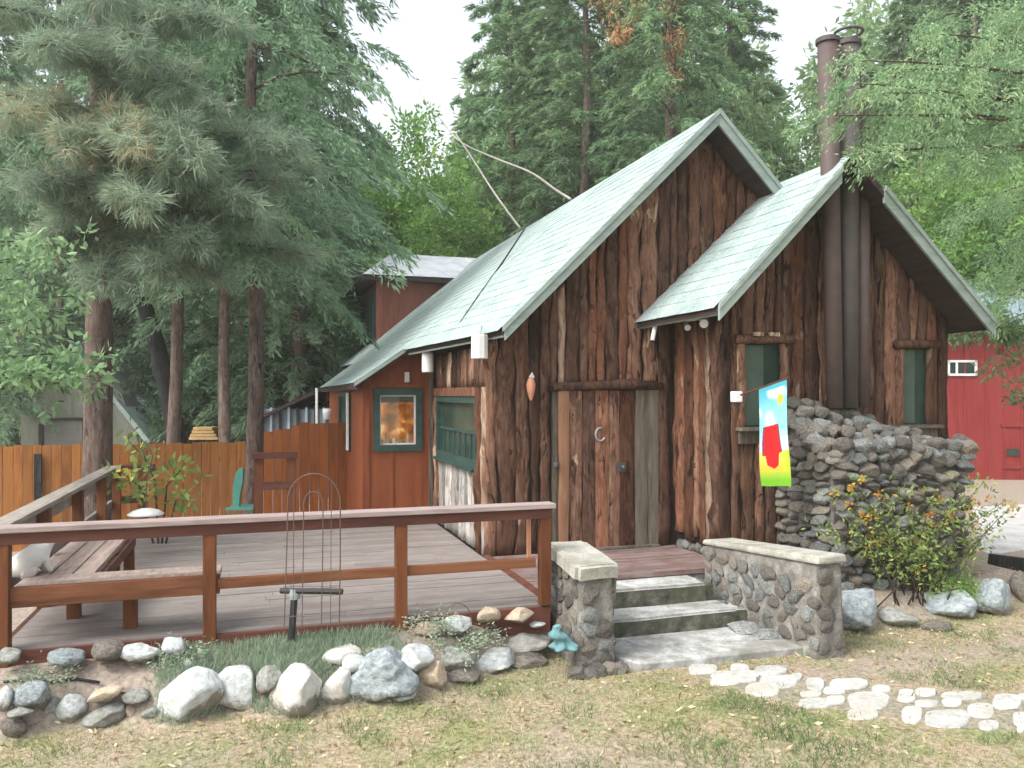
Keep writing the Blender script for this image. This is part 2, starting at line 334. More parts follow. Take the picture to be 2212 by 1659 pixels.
def leaf_mat(name, stops, trans=.48, rough=.6):
    t = NT(name); a = t.n('ShaderNodeAttribute', attribute_name='tint')
    c = ramp(t, a.outputs['Fac'], stops)
    oi = t.n('ShaderNodeObjectInfo'); 
    c = tone(t, c, .15)
    d = t.n('ShaderNodeBsdfPrincipled', i_Roughness=rough); d.inputs['Specular IOR Level'].default_value = .25; t.l(c, d.inputs['Base Color'])
    tr = t.n('ShaderNodeBsdfTranslucent'); t.l(c, tr.inputs[0])
    m = t.n('ShaderNodeMixShader'); m.inputs[0].default_value = trans
    t.l(d.outputs[0], m.inputs[1]); t.l(tr.outputs[0], m.inputs[2]); o = t.n('ShaderNodeOutputMaterial'); t.l(m.outputs[0], o.inputs[0]); return t.mat
M['cedar'] = leaf_mat('cedar_foliage', [(0, (.095, .16, .10)), (.4, (.22, .345, .215)), (.75, (.335, .475, .31)), (1, (.46, .59, .40))])
M['fir'] = leaf_mat('fir_foliage', [(0, (.075, .145, .08)), (.4, (.195, .32, .165)), (.75, (.30, .445, .235)), (1, (.46, .55, .30))])
M['bright'] = leaf_mat('bright_green_leaves', [(0, (.08, .17, .04)), (.4, (.18, .34, .09)), (.8, (.32, .50, .15)), (1, (.50, .60, .24))], .5)
M['pine'] = leaf_mat('long_pine_needles', [(0, (.15, .225, .165)), (.35, (.27, .365, .26)), (.6, (.35, .44, .305)), (.82, (.48, .42, .26)), (1, (.66, .45, .22))])
M['under'] = leaf_mat('understory_leaves', [(0, (.03, .075, .042)), (.45, (.09, .185, .10)), (.8, (.16, .28, .145)), (1, (.26, .38, .21))])
M['shrub'] = leaf_mat('shrub_leaves', [(0, (.07, .12, .035)), (.4, (.17, .26, .08)), (.75, (.29, .37, .12)), (.9, (.44, .44, .12)), (1, (.58, .46, .10))], .4)
M['mid'] = leaf_mat('light_green_leaves', [(0, (.10, .175, .075)), (.4, (.215, .345, .155)), (.75, (.34, .475, .225)), (1, (.52, .56, .29))], .45)
M['dead'] = leaf_mat('dead_orange_sprays', [(0, (.30, .13, .05)), (.5, (.50, .26, .11)), (1, (.62, .40, .20))], .3)
M['orange_fl'] = leaf_mat('orange_blossom', [(0, (.42, .15, .015)), (1, (.68, .46, .06))], .3)
M['grass'] = leaf_mat('grass_blades', [(0, (.08, .145, .055)), (.35, (.18, .25, .10)), (.6, (.33, .34, .155)), (.8, (.48, .42, .24)), (1, (.58, .50, .33))], .35)
M['bluegrass'] = leaf_mat('grey_green_grass', [(0, (.13, .19, .125)), (.5, (.25, .325, .23)), (1, (.40, .46, .34))], .3)
M['litter'] = leaf_mat('dry_leaves', [(0, (.18, .115, .06)), (.5, (.42, .31, .17)), (.8, (.60, .52, .33)), (1, (.70, .63, .46))], .2)

# ------------------------------------------------------------------ ground shape
ROW = [(-9, 5.7), (-1.5, 5.62), (-1.22, 5.72), (-.82, 5.72), (-.52, 5.52), (-.16, 5.68), (.19, 5.42), (.5, 5.55), (.87, 5.48), (1.26, 5.62), (1.72, 5.88), (2.3, 6.2)]
RROW = [(4.5, 5.84), (5.01, 5.93), (5.68, 6.0), (6.28, 6.05), (7.11, 6.2), (7.72, 6.4), (9.0, 6.9)]
def interp(tab, x):
    if x <= tab[0][0]: return tab[0][1]
    for (a, b), (c, d) in zip(tab, tab[1:]):
        if x <= c: return b + (d - b) * (x - a) / (c - a)
    return tab[-1][1]
def sstep(a, b, x):
    t = max(0, min(1, (x - a) / (b - a))); return t * t * (3 - 2 * t)
def gz(x, y):
    z = .02 * mnoise.noise((x * .5, y * .5, 0)) + .012 * mnoise.noise((x * 1.7, y * 1.7, 3))
    if x < 2.5:
        r = interp(ROW, x); h = .20 * sstep(r + .03, r + .28, y) + .12 * sstep(r + .15, max(6.2, r + .4), y)
        h *= 1 - sstep(2.25, 2.45, x)
        z = z * (1 - .6 * sstep(0, 1, y - r)) + h
        if y > 6.3: z -= .2 * sstep(6.3, 6.8, y)
    if x > 4.45:
        r = interp(RROW, x); w = sstep(4.45, 4.75, x) * (1 - sstep(7.6, 9.0, x))
        z += w * .24 * sstep(r, r + .3, y)
    if y > 10.5 and x < 2:
        z -= .45 * sstep(10.5, 14, y) * (1 - sstep(.5, 2, x))
    d = math.hypot(x, y)
    if d > 26: z += (d - 26) * .03
    return z
def axis(a, b, near0, near1, step):
    xs = list(np.arange(near0, near1 + 1e-6, step)); s = step; x = near0
    while x > a: s *= 1.22; x -= s; xs.insert(0, x)
    s = step; x = near1
    while x < b: s *= 1.22; x += s; xs.append(x)
    return xs
xs = axis(-300, 300, -3.5, 9.5, .11); ys = axis(-60, 320, 3.0, 8.0, .08)
V = np.array([(x, y, gz(x, y)) for y in ys for x in xs]); nx = len(xs)
Fg = np.array([(j * nx + i, j * nx + i + 1, (j + 1) * nx + i + 1, (j + 1) * nx + i) for j in range(len(ys) - 1) for i in range(nx - 1)])
bare = []
for x, y, z in V:
    b = 0
    if x < 2.4: b = sstep(0, .15, y - interp(ROW, x))
    if x > 4.4: b = max(b, .85 * sstep(-.1, .15, y - interp(RROW, x)))
    if 3.5 < x < 9: b = max(b, .75 * math.exp(-((y - 5.15 - .06 * (x - 5)) / .28) ** 2))
    if y > 9: b = max(b, .6)
    bare.append(b)
g = np_mesh('ground', V, Fg, M['ground']); g['kind'] = 'structure'
at = g.data.attributes.new('bare', 'FLOAT', 'POINT'); at.data.foreach_set('value', np.array(bare, np.float32))
g.data.polygons.foreach_set('use_smooth', [True] * len(g.data.polygons))

# hills behind the trees
def hill_mat():
    t = NT('dry_wooded_hillside'); v = coords(t, (1, 1, 1), False); a = noise(t, v, .10, 6, .7); b = noise(t, v, .5, 5, .7)
    c = ramp(t, a, [(.36, (.06, .10, .05)), (.5, (.17, .19, .10)), (.62, (.36, .32, .20))])
    c = mixc(t, .5, c, ramp(t, b, [(.3, (.1, .1, .1)), (.7, (.9, .9, .9))]), 'OVERLAY')
    return finish(t, c, .95, b, .6, 1.0, .05)
hv = []; hf = []
na, nr = 80, 14
for i in range(na + 1):
    a = R(-75 + 180 * i / na)
    for j in range(nr + 1):
        d = 75 + 16 * j; h = 2 + 34 * sstep(0, 9, j) * (.75 + .35 * mnoise.noise((a * 3, 1.7, 0)))
        h += 2.5 * mnoise.noise((a * 14, j * .6, 5))
        hv.append((d * math.sin(a), d * math.cos(a), h - 1))
for i in range(na):
    for j in range(nr): hf.append((i * (nr + 1) + j, (i + 1) * (nr + 1) + j, (i + 1) * (nr + 1) + j + 1, i * (nr + 1) + j + 1))
hl = np_mesh('hills', np.array(hv), np.array(hf), hill_mat()); hl['kind'] = 'structure'
hl.data.polygons.foreach_set('use_smooth', [True] * len(hl.data.polygons))
# pale driveway at the right, beyond the bed
def drive_mat():
    t = NT('pale_gravel_drive'); v = coords(t, rand=False); a = noise(t, v, 3, 5, .6); b = noise(t, v, 40, 3)
    c = ramp(t, a, [(.3, (.36, .35, .34)), (.7, (.52, .52, .51))])
    return finish(t, mixc(t, .3, c, ramp(t, b, [(.3, (.2, .2, .2)), (.7, (.8, .8, .8))]), 'OVERLAY'), .95, b, .4, .01, .1)
m = MB(); q4 = [onZ(2085, 1086, .05), onZ(2500, 1062, .05), onZ(2560, 1196, .05), onZ(2095, 1192, .05)]; vs = []
for i in range(13):
    for j in range(9):
        p = q4[0].lerp(q4[1], i / 12).lerp(q4[3].lerp(q4[2], i / 12), j / 8); vs.append((p.x, p.y, gz(p.x, p.y) + (.02 if 0 < i < 12 and 0 < j < 8 else -.02)))
m.add(vs, [(i * 9 + j, i * 9 + j + 1, i * 9 + j + 10, i * 9 + j + 9) for i in range(12) for j in range(8)])
d = m.build('driveway', drive_mat()); d['kind'] = 'structure'

# ------------------------------------------------------------------ rocks and stones
def ico(sub):
    bm = bmesh.new(); bmesh.ops.create_icosphere(bm, subdivisions=sub, radius=1.0)
    v = np.array([x.co[:] for x in bm.verts]); f = np.array([[y.index for y in x.verts] for x in bm.faces]); bm.free(); return v, f
ICO = {s: ico(s) for s in (2, 3, 4)}
def rock_mesh(name, seed, mat, sub=3, cuts=9, amp=.10, boxy=0.0, rough=.03):
    rg = np.random.default_rng(seed); v, f = ICO[sub]; v = v.copy()
    if boxy: 
        k = np.max(np.abs(v), axis=1, keepdims=True); v = v * (1 - boxy) + v / k * .82 * boxy
    for _ in range(cuts):
        n = rg.normal(size=3); n /= np.linalg.norm(n); dd = rg.uniform(.55, .88)
        ex = v @ n - dd; v -= np.where(ex > 0, ex, 0)[:, None] * n * .93
    o = rg.uniform(0, 50, 3)
    out = []
    for p in v:
        q = Vector(p * 1.3 + o); s = 1 + amp * mnoise.noise(q) + amp * .5 * mnoise.noise(q * 2.7) + rough * mnoise.noise(q * 7)
        out.append(p * s)
    v = np.array(out); mn, mx = v.min(0), v.max(0); v = (v - (mn + mx) / 2) / ((mx - mn) / 2)
    me = np_mesh(None, v, f, mat); me.name = name
    me.polygons.foreach_set('use_smooth', [sub >= 3] * len(me.polygons))
    return me
STONES = {}
def stone_var(i, m):
    k = (i, m)
    if k not in STONES: STONES[k] = rock_mesh('stone', 900 + i * 7, M[m], 2, 9, .22, .25, .10)
    return STONES[k]
rng = random.Random(7)
def put_stone(parent, pos, size, rot, m, name='stone'):
    o = link(name, stone_var(rng.randrange(8), m), parent, pos); o.scale = size; o.rotation_euler = rot; return o

# ------------------------------------------------------------------ cabin
cabin = thing('cabin', (4.9, 8.2, .42), 'rustic cabin clad in rough brown bark slabs under steep pale green roofs', 'cabin')
def slab_mesh(w, z0, zl, zr, thick, seed, mat, flat=False):
    """a vertical slab: local x across, -y out, z up; its top runs from zl to zr"""
    rg = random.Random(seed); h = max(zl, zr) - z0; n = max(4, min(22, int(h / .13)))
    prof = [(-.5, 0.0), (-.5, .62), (-.27, .92), (.03, 1.0), (.3, .9), (.5, .58), (.5, 0.0)] if not flat else [(-.5, 0), (-.5, .9), (-.2, 1), (.2, 1), (.5, .9), (.5, 0)]
    o = rg.uniform(0, 90); vs = []; fs = []; k = len(prof); A = .06 if flat else .26
    for j in range(n + 1):
        t = j / n; l = A * w * (mnoise.noise((o, t * h * 2.3, 0)) * 1.3 + .7 * mnoise.noise((o, t * h * 7, 4))); r = A * w * (mnoise.noise((o + 20, t * h * 2.3, 0)) * 1.3 + .7 * mnoise.noise((o + 20, t * h * 7, 4)))
        th = thick * (1 + (.12 if flat else .5) * mnoise.noise((o + 40, t * h * 3, 0)))
        for px, py in prof:
            e = -l if px < 0 else r
            x = px * w + e * min(1, abs(px) * 2)
            zt = zl + (zr - zl) * (px + .5)
            wob = 0 if (py == 0 or flat) else .5 * th * mnoise.noise((o + px * 5, t * h * 6, 8))
            vs.append((x, -py * th - wob, z0 + (zt - z0) * t))
    for j in range(n):
        for i in range(k - 1): fs.append((j * k + i, j * k + i + 1, (j + 1) * k + i + 1, (j + 1) * k + i))
    fs.append(tuple(range(n * k, n * k + k))); fs.append(tuple(range(k - 1, -1, -1)))
    me = bpy.data.meshes.new('bark_slab'); me.from_pydata(vs, [], fs); me.materials.append(mat)
    me.polygons.foreach_set('use_smooth', [not flat] * len(me.polygons)); me.update(); return me
SEED = [100]
def fill_slabs(parent, along, fixed, a, b, zbot, ztop, holes=(), wid=(.08, .24), thick=.038, mats=(('bark', 7), ('bark_dark', 3), ('bark_red', 3), ('bark_pale', 1)), name='bark_slab', flat=False):
    """slabs side by side along 'x' (wall faces -Y at y=fixed) or 'y' (faces -X at x=fixed)"""
    cuts = sorted({a, b} | {h[0] for h in holes} | {h[1] for h in holes}); cuts = [c for c in cuts if a - 1e-6 <= c <= b + 1e-6]
    names = [m for m, w in mats for _ in range(w)]
    for c0, c1 in zip(cuts, cuts[1:]):
        p = c0
        while p < c1 - .02:
            w = rng.uniform(*wid)
            if c1 - p - w < wid[0] * .8: w = c1 - p
            mid = p + w / 2; segs = []; zb = zbot(mid)
            ho = [h for h in holes if h[0] - 1e-6 <= mid <= h[1] + 1e-6]
            lo, hi = (ztop(p), ztop(p + w)) if along == 'x' else (ztop(p + w), ztop(p))
            cur = zb
            for h in sorted(ho, key=lambda q: q[2]):
                if h[2] > cur + .04: segs.append((cur, h[2], h[2]))
                cur = h[3]
            if min(lo, hi) > cur + .03: segs.append((cur, lo, hi))
            for z0, zl, zr in segs:
                SEED[0] += 1; mn = rng.choice(names); th = thick * rng.uniform(.75, 1.35)
                me = slab_mesh((w - rng.uniform(.006, .016)), 0, zl - z0, zr - z0, th, SEED[0], M[mn], flat)
                loc = (mid, fixed, z0) if along == 'x' else (fixed, mid, z0)
                o = link(name, me, parent, loc)
                if along == 'y': o.rotation_euler = (0, 0, R(-90))
            p += w
# --- roof planes
def zA_left(x): return 5.29 - (4.89 - x) * .984
def zA_right(x): return 5.29 - (x - 4.89) * .984
def zB(x): return 4.61 - (5.83 - x) * 1.006 if x < 5.83 else 4.61 - (x - 5.83) * .913
T_ = .11     # roof build-up measured straight down
# --- walls
fw = MB().prism([(2.34, 8.24, .30), (7.3, 8.24, .30), (7.3, 8.24, 2.7), (4.89, 8.24, 5.29 - T_ - .02), (2.34, 8.24, 2.72)], (0, .12, 0)).build('front_wall', M['dark_wall'], cabin)
DOOR = (3.04, 4.34, .40, 2.22)
fill_slabs(fw, 'x', 8.235, 2.30, 4.50, lambda x: .43, lambda x: zA_left(x) - T_ if x < 4.89 else zA_right(x) - T_, [DOOR])
fill_slabs(fw, 'x', 8.235, 4.50, 5.72, lambda x: zB(x) - .12, lambda x: min(zA_left(x), zA_right(x)) - T_, mats=(('bark', 4), ('bark_dark', 5), ('bark_red', 2)))
sw = MB().box((2.345, 8.37, .30), (2.45, 10.78, 2.74)).build('side_wall', M['dark_wall'], cabin)
SWIN = (8.52, 10.60, 1.32, 2.10)
fill_slabs(sw, 'y', 2.34, 8.26, 10.72, lambda y: 2.22, lambda y: 2.66, wid=(.14, .24), thick=.04)
fill_slabs(sw, 'y', 2.34, 8.24, 8.52, lambda y: .43, lambda y: 2.22, wid=(.12, .16), thick=.06, mats=(('bark_pale', 1), ('bark_red', 1)))
fill_slabs(sw, 'y', 2.34, 10.58, 10.74, lambda y: .43, lambda y: 2.22, wid=(.14, .2), thick=.05)
fill_slabs(sw, 'y', 2.34, 8.52, 10.58, lambda y: .43, lambda y: 1.30, wid=(.12, .2), thick=.028, mats=(('whitewash', 1),), name='flaking_board')
MB().box((2.27, 8.45, 2.12), (2.345, 10.66, 2.22)).build('lintel_log', M['bark_red'], sw)
# --- addition with the flue
bw = MB().prism([(4.60, 7.29, .30), (7.48, 7.29, .30), (7.48, 7.29, 2.95), (5.83, 7.29, 4.61 - T_ - .02), (4.60, 7.29, 3.24)], (0, .10, 0)).build('gable_wall', M['dark_wall'], cabin)
BW1, BW2 = (4.80, 5.30, 1.80, 2.68), (6.83, 7.24, 1.80, 2.66)
fill_slabs(bw, 'x', 7.285, 4.55, 7.52, lambda x: .48, lambda x: zB(x) - T_, [BW1, BW2], mats=(('bark', 5), ('bark_dark', 5), ('bark_red', 3)), wid=(.09, .18))
bs = MB().box((4.60, 7.39, .30), (4.70, 8.24, 3.2)).build('addition_side_wall', M['dark_wall'], cabin)
fill_slabs(bs, 'y', 4.595, 7.27, 8.22, lambda y: .56 + rng.uniform(-.06, .06), lambda y: 3.18, wid=(.11, .19), thick=.06, mats=(('bark_red', 4), ('bark', 2), ('bark_pale', 3)))
MB().box((7.44, 7.39, .2), (7.52, 11.4, 2.98)).build('right_wall', M['dark_wall'], cabin)
MB().box((2.6, 18.8, .0), (7.3, 18.92, 2.7)).build('rear_wall', M['dark_wall'], cabin)
MB().prism([(7.3, 8.4, .2), (7.3, 18.9, .2), (7.3, 18.9, 2.7), (7.3, 8.4, 2.7)], (-.1, 0, 0)).build('far_side_wall', M['dark_wall'], cabin)
# rubble footing under the addition
fo = MB().box((4.62, 7.30, .0), (4.75, 8.22, .52)).build('footing', M['mortar'], cabin)
for i in range(7): put_stone(fo, (4.58, 7.36 + i * .12, .47 + rng.uniform(-.03, .03)), (.05, .065, .06), (0, 0, rng.uniform(-.3, .3)), rng.choice(['field', 'field_b']))
# --- roofs
def roof_patch(name, r0, r1, e0, e1, course=.17, cols=10, under=.085, mat='shingle'):
    """r0-r1 ridge line, e0-e1 eave line: a boarded roof slab that carries overlapping shingle courses"""
    r0, r1, e0, e1 = map(Vector, (r0, r1, e0, e1)); dn = Vector((0, 0, -under))
    dt_ = Vector((0, 0, -.03)); mm = MB()
    def P(s, t): return (r0.lerp(r1, s)).lerp(e0.lerp(e1, s), t)
    g_ = [[P(a / cols, b / 4) for b in range(5)] for a in range(cols + 1)]; vs = [p + dt_ for r_ in g_ for p in r_] + [p + dn for r_ in g_ for p in r_]; h_ = len(vs) // 2; fs = []
    for a in range(cols):
        for b in range(4):
            q = [a * 5 + b, a * 5 + b + 1, a * 5 + b + 6, a * 5 + b + 5]; fs += [tuple(q), tuple(x + h_ for x in reversed(q))]
    ring = [b for b in range(5)] + [a * 5 + 4 for a in range(1, cols + 1)] + [cols * 5 + b for b in (3, 2, 1, 0)] + [a * 5 for a in range(cols - 1, 0, -1)]
    fs += [(ring[k], ring[(k + 1) % len(ring)], ring[(k + 1) % len(ring)] + h_, ring[k] + h_) for k in range(len(ring))]
    rf = mm.add(vs, fs).build(name, M['soffit'], cabin)
    nrm = (r1 - r0).cross(e0 - r0).normalized()
    if nrm.z < 0: nrm = -nrm
    n = max(2, int((e0 - r0).length / course)); m = MB(); rg = random.Random(hash(name) % 999 if False else len(name) * 31)
    for i in range(n):
        t0, t1 = i / n, (i + 1) / n
        if i == n - 1: t1 = 1 + .018
        for j in range(cols):
            s0, s1 = j / cols, (j + 1) / cols
            u = .0035 + rg.uniform(-.001, .003); dt = rg.uniform(-.018, .018) / n
            a, b = P(s0, t0) + nrm * .004, P(s1, t0) + nrm * .004; c, d = P(s1, t1 + dt) + nrm * (.004 + u), P(s0, t1 + dt) + nrm * (.004 + u)
            m.add([a, b, c, d, c - nrm * u * 1.25, d - nrm * u * 1.25], [(0, 1, 2, 3), (3, 2, 4, 5)])
    sh = m.build('shingle_courses', M[mat], rf); sh['kind'] = 'stuff'
    return rf
rA = roof_patch('main_roof', (4.89, 7.85, 5.29), (4.89, 10.5, 5.29), (2.39, 7.85, 2.83), (1.89, 10.5, 2.76), cols=16)
roof_patch('main_roof', (4.89, 10.5, 5.292), (4.89, 19.0, 5.30), (1.89, 10.5, 2.762), (1.89, 19.0, 2.80), cols=20)
roof_patch('main_roof', (4.892, 19.0, 5.29), (4.892, 7.85, 5.29), (7.4, 19.0, 2.82), (7.4, 7.85, 2.82), cols=12)
roof_patch('lean_to_roof', (1.895, 10.5, 2.768), (1.895, 16.2, 2.79), (1.20, 10.5, 2.29), (1.20, 16.2, 2.27), cols=12)
roof_patch('addition_roof', (5.83, 6.8, 4.61), (5.83, 8.3, 4.61), (4.23, 6.8, 3.0), (4.07, 8.2, 2.97), cols=10)
roof_patch('addition_roof', (5.83, 8.3, 4.61), (5.83, 11.5, 4.61), (5.42, 8.3, 4.19), (5.42, 11.5, 4.19), cols=6)
roof_patch('addition_roof', (5.832, 11.5, 4.61), (5.832, 6.8, 4.61), (7.67, 11.5, 2.93), (7.67, 6.8, 2.93), cols=10)
def rake(y, p, q, h, th=.03, off=-.012, name='fascia_board', mat='fascia'):
    (x0, z0), (x1, z1) = p, q
    MB().prism([(x0, y, z0 + off), (x1, y, z1 + off), (x1, y, z1 + off - h), (x0, y, z0 + off - h)], (0, -th, 0)).build(name, M[mat], cabin)
rake(7.85, (2.41, 2.85), (4.89, 5.29), .145); rake(7.85, (5.74, 4.453), (4.893, 5.29), .145)
rake(7.82, (2.38, 2.835), (4.89, 5.305), .06, .022, .004, 'fascia_trim'); rake(7.82, (5.74, 4.468), (4.893, 5.305), .06, .022, .004, 'fascia_trim')
rake(6.8, (4.24, 3.01), (5.66, 4.44), .145); rake(6.8, (7.68, 2.925), (6.19, 4.285), .15)
rake(6.77, (4.23, 3.012), (5.66, 4.452), .055, .022, .004, 'fascia_trim'); rake(6.77, (7.69, 2.93), (6.19, 4.297), .055, .022, .004, 'fascia_trim')
rake(6.8, (5.665, 4.42), (5.83, 4.59), .07, .02, -.01, 'ridge_board', 'soffit'); rake(6.8, (6.185, 4.265), (5.833, 4.59), .07, .02, -.01, 'ridge_board', 'soffit')
rake(10.5, (1.20, 2.295), (1.89, 2.765), .05, .025, -.003, 'fascia_trim', 'fascia')
# eave edge boards
MB().beam((2.41, 7.86, 2.77), (1.91, 10.48, 2.70), .02, .09).build('eave_board', M['fascia'], cabin)
MB().beam((4.25, 6.82, 2.945), (4.10, 8.18, 2.915), .02, .08).build('eave_board', M['fascia'], cabin)
MB().beam((1.225, 10.52, 2.24), (1.225, 16.15, 2.215), .02, .07).build('eave_board', M['fascia'], cabin)
# --- kitchen lean-to in red siding
KW = (1.57, 2.06, 1.46, 2.13)
kw = MB()
zk = lambda x: 2.28 + (x - 1.23) * .69 - .06
kx = [1.35, KW[0], KW[1], 2.29]
def quadwall(m, x0, x1, z0, z1a, z1b, y=10.8, th=.10): m.prism([(x0, y, z0), (x1, y, z0), (x1, y, z1b), (x0, y, z1a)], (0, th, 0))
quadwall(kw, kx[0], kx[1], .38, zk(kx[0]), zk(kx[1])); quadwall(kw, kx[1], kx[2], .38, KW[2], KW[2]); quadwall(kw, kx[1], kx[2], KW[3], zk(kx[1]), zk(kx[2])); quadwall(kw, kx[2], kx[3], .38, zk(kx[2]), zk(kx[3]))
kw = kw.build('lean_to_wall', M['red_wall'], cabin)
ls = MB().prism([(1.35, 10.902, .1), (1.35, 16.0, -.3), (1.35, 16.0, 2.2), (1.35, 10.902, 2.25)], (.1, 0, 0)).build('lean_to_side_wall', M['red_wall'], cabin)
for x0, x1, z in ((1.34, 1.43, None), (1.60, 1.615, None), (1.90, 1.915, None)):
    top = zk(x0) - .02
    if x0 < 1.5: MB().box((x0, 10.775, .40), (x1, 10.80, top)).build('corner_board', M['red_wall'], kw)
MB().box((1.44, 10.775, 2.235), (2.2, 10.80, 2.275)).build('batten', M['red_wall'], kw)
MB().box((1.72, 10.78, .42), (1.75, 10.80, 1.38)).build('batten', M['red_wall'], kw)
MB().box((2.235, 10.76, .42), (2.285, 10.80, 2.85)).build('corner_board', M['grey_wood'], kw)
def window_frame(m, axis, fixed, a0, a1, z0, z1, w, th, out):
    def bx(p0, p1, q0, q1):
        if axis == 'x': m.box((p0, fixed, q0), (p1, fixed + out * th, q1))
        else: m.box((fixed, p0, q0), (fixed + out * th, p1, q1))
    bx(a0 - w, a0, z0 - w, z1 + w); bx(a1, a1 + w, z0 - w, z1 + w); bx(a0, a1, z1, z1 + w); bx(a0, a1, z0 - w, z0); return m
win = MB().box((KW[0], 10.86, KW[2]), (KW[1], 10.864, KW[3])).build('window', M['clear'], cabin); win['label'] = 'small square window glowing orange from inside'
window_frame(MB(), 'x', 10.80, KW[0], KW[1], KW[2], KW[3], .085, .035, -1).build('window_frame', M['green_trim'], win)
window_frame(MB(), 'x', 10.845, KW[0] + .02, KW[1] - .02, KW[2] + .02, KW[3] - .02, .02, .02, -1).build('sash', M['plastic_white'], win)
MB().box((1.47, 11.15, KW[2] - .25), (2.29, 11.18, KW[3] + .0)).build('lit_room', M['lit'], win)
MB().box((KW[0] + .01, 10.9, KW[3] - .10), (KW[1] - .01, 10.91, KW[3] - .005)).build('blind', M['shade_green'], win)
for i, (x, h, r) in enumerate(((1.63, .10, .022), (1.70, .16, .03), (1.80, .08, .03), (1.90, .06, .04), (1.99, .13, .02))):
    MB().lathe([(0, 0), (r, 0), (r, h * .7), (r * .5, h * .85), (r * .5, h), (0, h)], (x, 11.02, KW[2] + .002), 10).build('sill_jar', M['timber'] if i % 2 else M['plastic_white'], win)
# window in the lean-to's side wall
p0, p1 = onX(757, 850, 1.35), onX(737, 850, 1.35)
y0, y1 = p0.y, p1.y
win = MB().box((1.335, y0, 1.35), (1.342, y1, 2.1)).build('window', M['glass'], cabin)
window_frame(MB(), 'y', 1.346, y0, y1, 1.35, 2.1, .07, .035, -1).build('window_frame', M['green_trim'], win)
MB().box((1.285, y0 - .10, 1.30), (1.312, y0 + .02, 2.16)).build('casing', M['plastic_white'], win)
# --- side window
win = MB().box((2.334, SWIN[0] + .05, SWIN[2]), (2.34, SWIN[1] - .05, SWIN[3])).build('window', M['glass'], cabin)
m = window_frame(MB(), 'y', 2.338, SWIN[0] + .10, SWIN[1] - .10, SWIN[2] + .08, SWIN[3] - .06, .085, .05, -1); m.build('window_frame', M['green_trim'], win)
m = MB(); ym = (SWIN[0] + SWIN[1]) / 2
m.box((2.315, SWIN[0] + .10, 1.69), (2.332, SWIN[1] - .10, 1.72)); m.build('meeting_rail', M['green_trim'], win)
for i in range(1, 7):  # upright bars stand in for the railing's reflection in the lower pane
    y = SWIN[0] + .1 + i * (SWIN[1] - SWIN[0] - .2) / 7
    MB().box((2.320, y - .012, 1.40), (2.332, y + .012, 1.69)).build('reflection_bar', M['green_trim'], win)
MB().box((2.24, SWIN[0] + .02, 1.285), (2.36, SWIN[1] - .02, 1.315)).build('window_sill', M['green_trim'], win)
# --- windows of the addition
for (x0, x1, z0, z1) in (BW1, BW2):
    win = MB().box((x0, 7.278, z0), (x1, 7.284, z1)).build('window', M['glass'], cabin)
    MB().box((x0 + .02, 7.266, z0 + .02), (x0 + (x1 - x0) * .55, 7.274, z1 - .02)).build('blind', M['shade_green'], win)
    for a, b in ((x0 - .05, x0 + .035), (x1 - .035, x1 + .05)):
        me = slab_mesh(b - a, 0, z1 - z0 + .05, z1 - z0 + .05, .06, SEED[0] + 1, M['bark']); SEED[0] += 1
        link('jamb_slab', me, win, ((a + b) / 2, 7.26, z0 - .03))
    MB().tube([(x0 - .09, 7.215, z1 + .03), (x1 + .10, 7.215, z1 + .045)], .05, 8).build('lintel_log', M['bark'], win, smooth=True)
    MB().box((x0 - .07, 7.13, z0 - .035), (x1 + .10, 7.33, z0)).build('window_sill', M['grey_wood'], win)
    MB().box((x0 - .05, 7.20, z0 - .17), (x1 + .08, 7.24, z0 - .037)).build('apron_board', M['grey_wood'], win)
for a, b, mm in ((4.88, 5.0, 'bark_pale'), (5.06, 5.20, 'bark_pale')):
    MB().box((a, 7.155, 2.745), (b, 7.163, 2.785)).build('bare_patch', M[mm], bw)
# --- door
dr = MB().box((3.25, 8.245, .42), (4.05, 8.30, 2.20)).build('door', M['dark_wall'], cabin); dr['label'] = 'heavy plank door of rough reddish brown slabs with a horseshoe'
x = 3.255
for w, mn in ((.16, 'bark'), (.15, 'bark_dark'), (.17, 'bark_red'), (.13, 'bark'), (.175, 'bark_red')):
    me = slab_mesh(w - .008, 0, 1.75 + rng.uniform(-.01, .01), 1.75, .045, SEED[0] + 1, M[mn], True); SEED[0] += 1
    link('plank', me, dr, (x + w / 2, 8.244, .435)); x += w
hs = MB(); pts = []
for i in range(15):
    a = R(60 + 250 * i / 14 + 20); pts.append((3.62 + .058 * math.cos(a) , 8.182, 1.70 + .072 * math.sin(a)))
hs.tube(pts, .011, 6).build('horseshoe', M['grey_metal'], dr)
MB().lathe([(0, -.02), (.03, -.02), (.035, 0), (.02, .02), (0, .025)], (3.90, 8.18, 1.33), 10).build('door_knob', M['iron'], dr)
MB().box((3.82, 8.186, 1.28), (3.93, 8.192, 1.38)).build('lock_plate', M['iron'], dr)
for nm, a, b, mn, th in (('jamb_board', 3.06, 3.125, 'grey_wood', .05), ('jamb_board', 3.128, 3.245, 'new_wood', .07), ('jamb_board', 4.055, 4.20, 'grey_wood', .06), ('jamb_board', 4.205, 4.345, 'grey_wood', .045)):
    me = slab_mesh(b - a, 0, 1.77 + rng.uniform(-.02, .02), 1.77, th, SEED[0] + 1, M[mn], True); SEED[0] += 1; link(nm, me, dr, ((a + b) / 2, 8.245, .43))
MB().tube([(3.0, 8.19, 2.215), (3.5, 8.18, 2.235), (3.9, 8.17, 2.255), (4.38, 8.19, 2.235)], [.045, .05, .062, .045], 8).build('lintel_log', M['bark_dark'], dr, smooth=True)
MB().box((3.05, 8.15, .425), (4.34, 8.25, .45)).build('threshold', M['grey_wood'], dr)
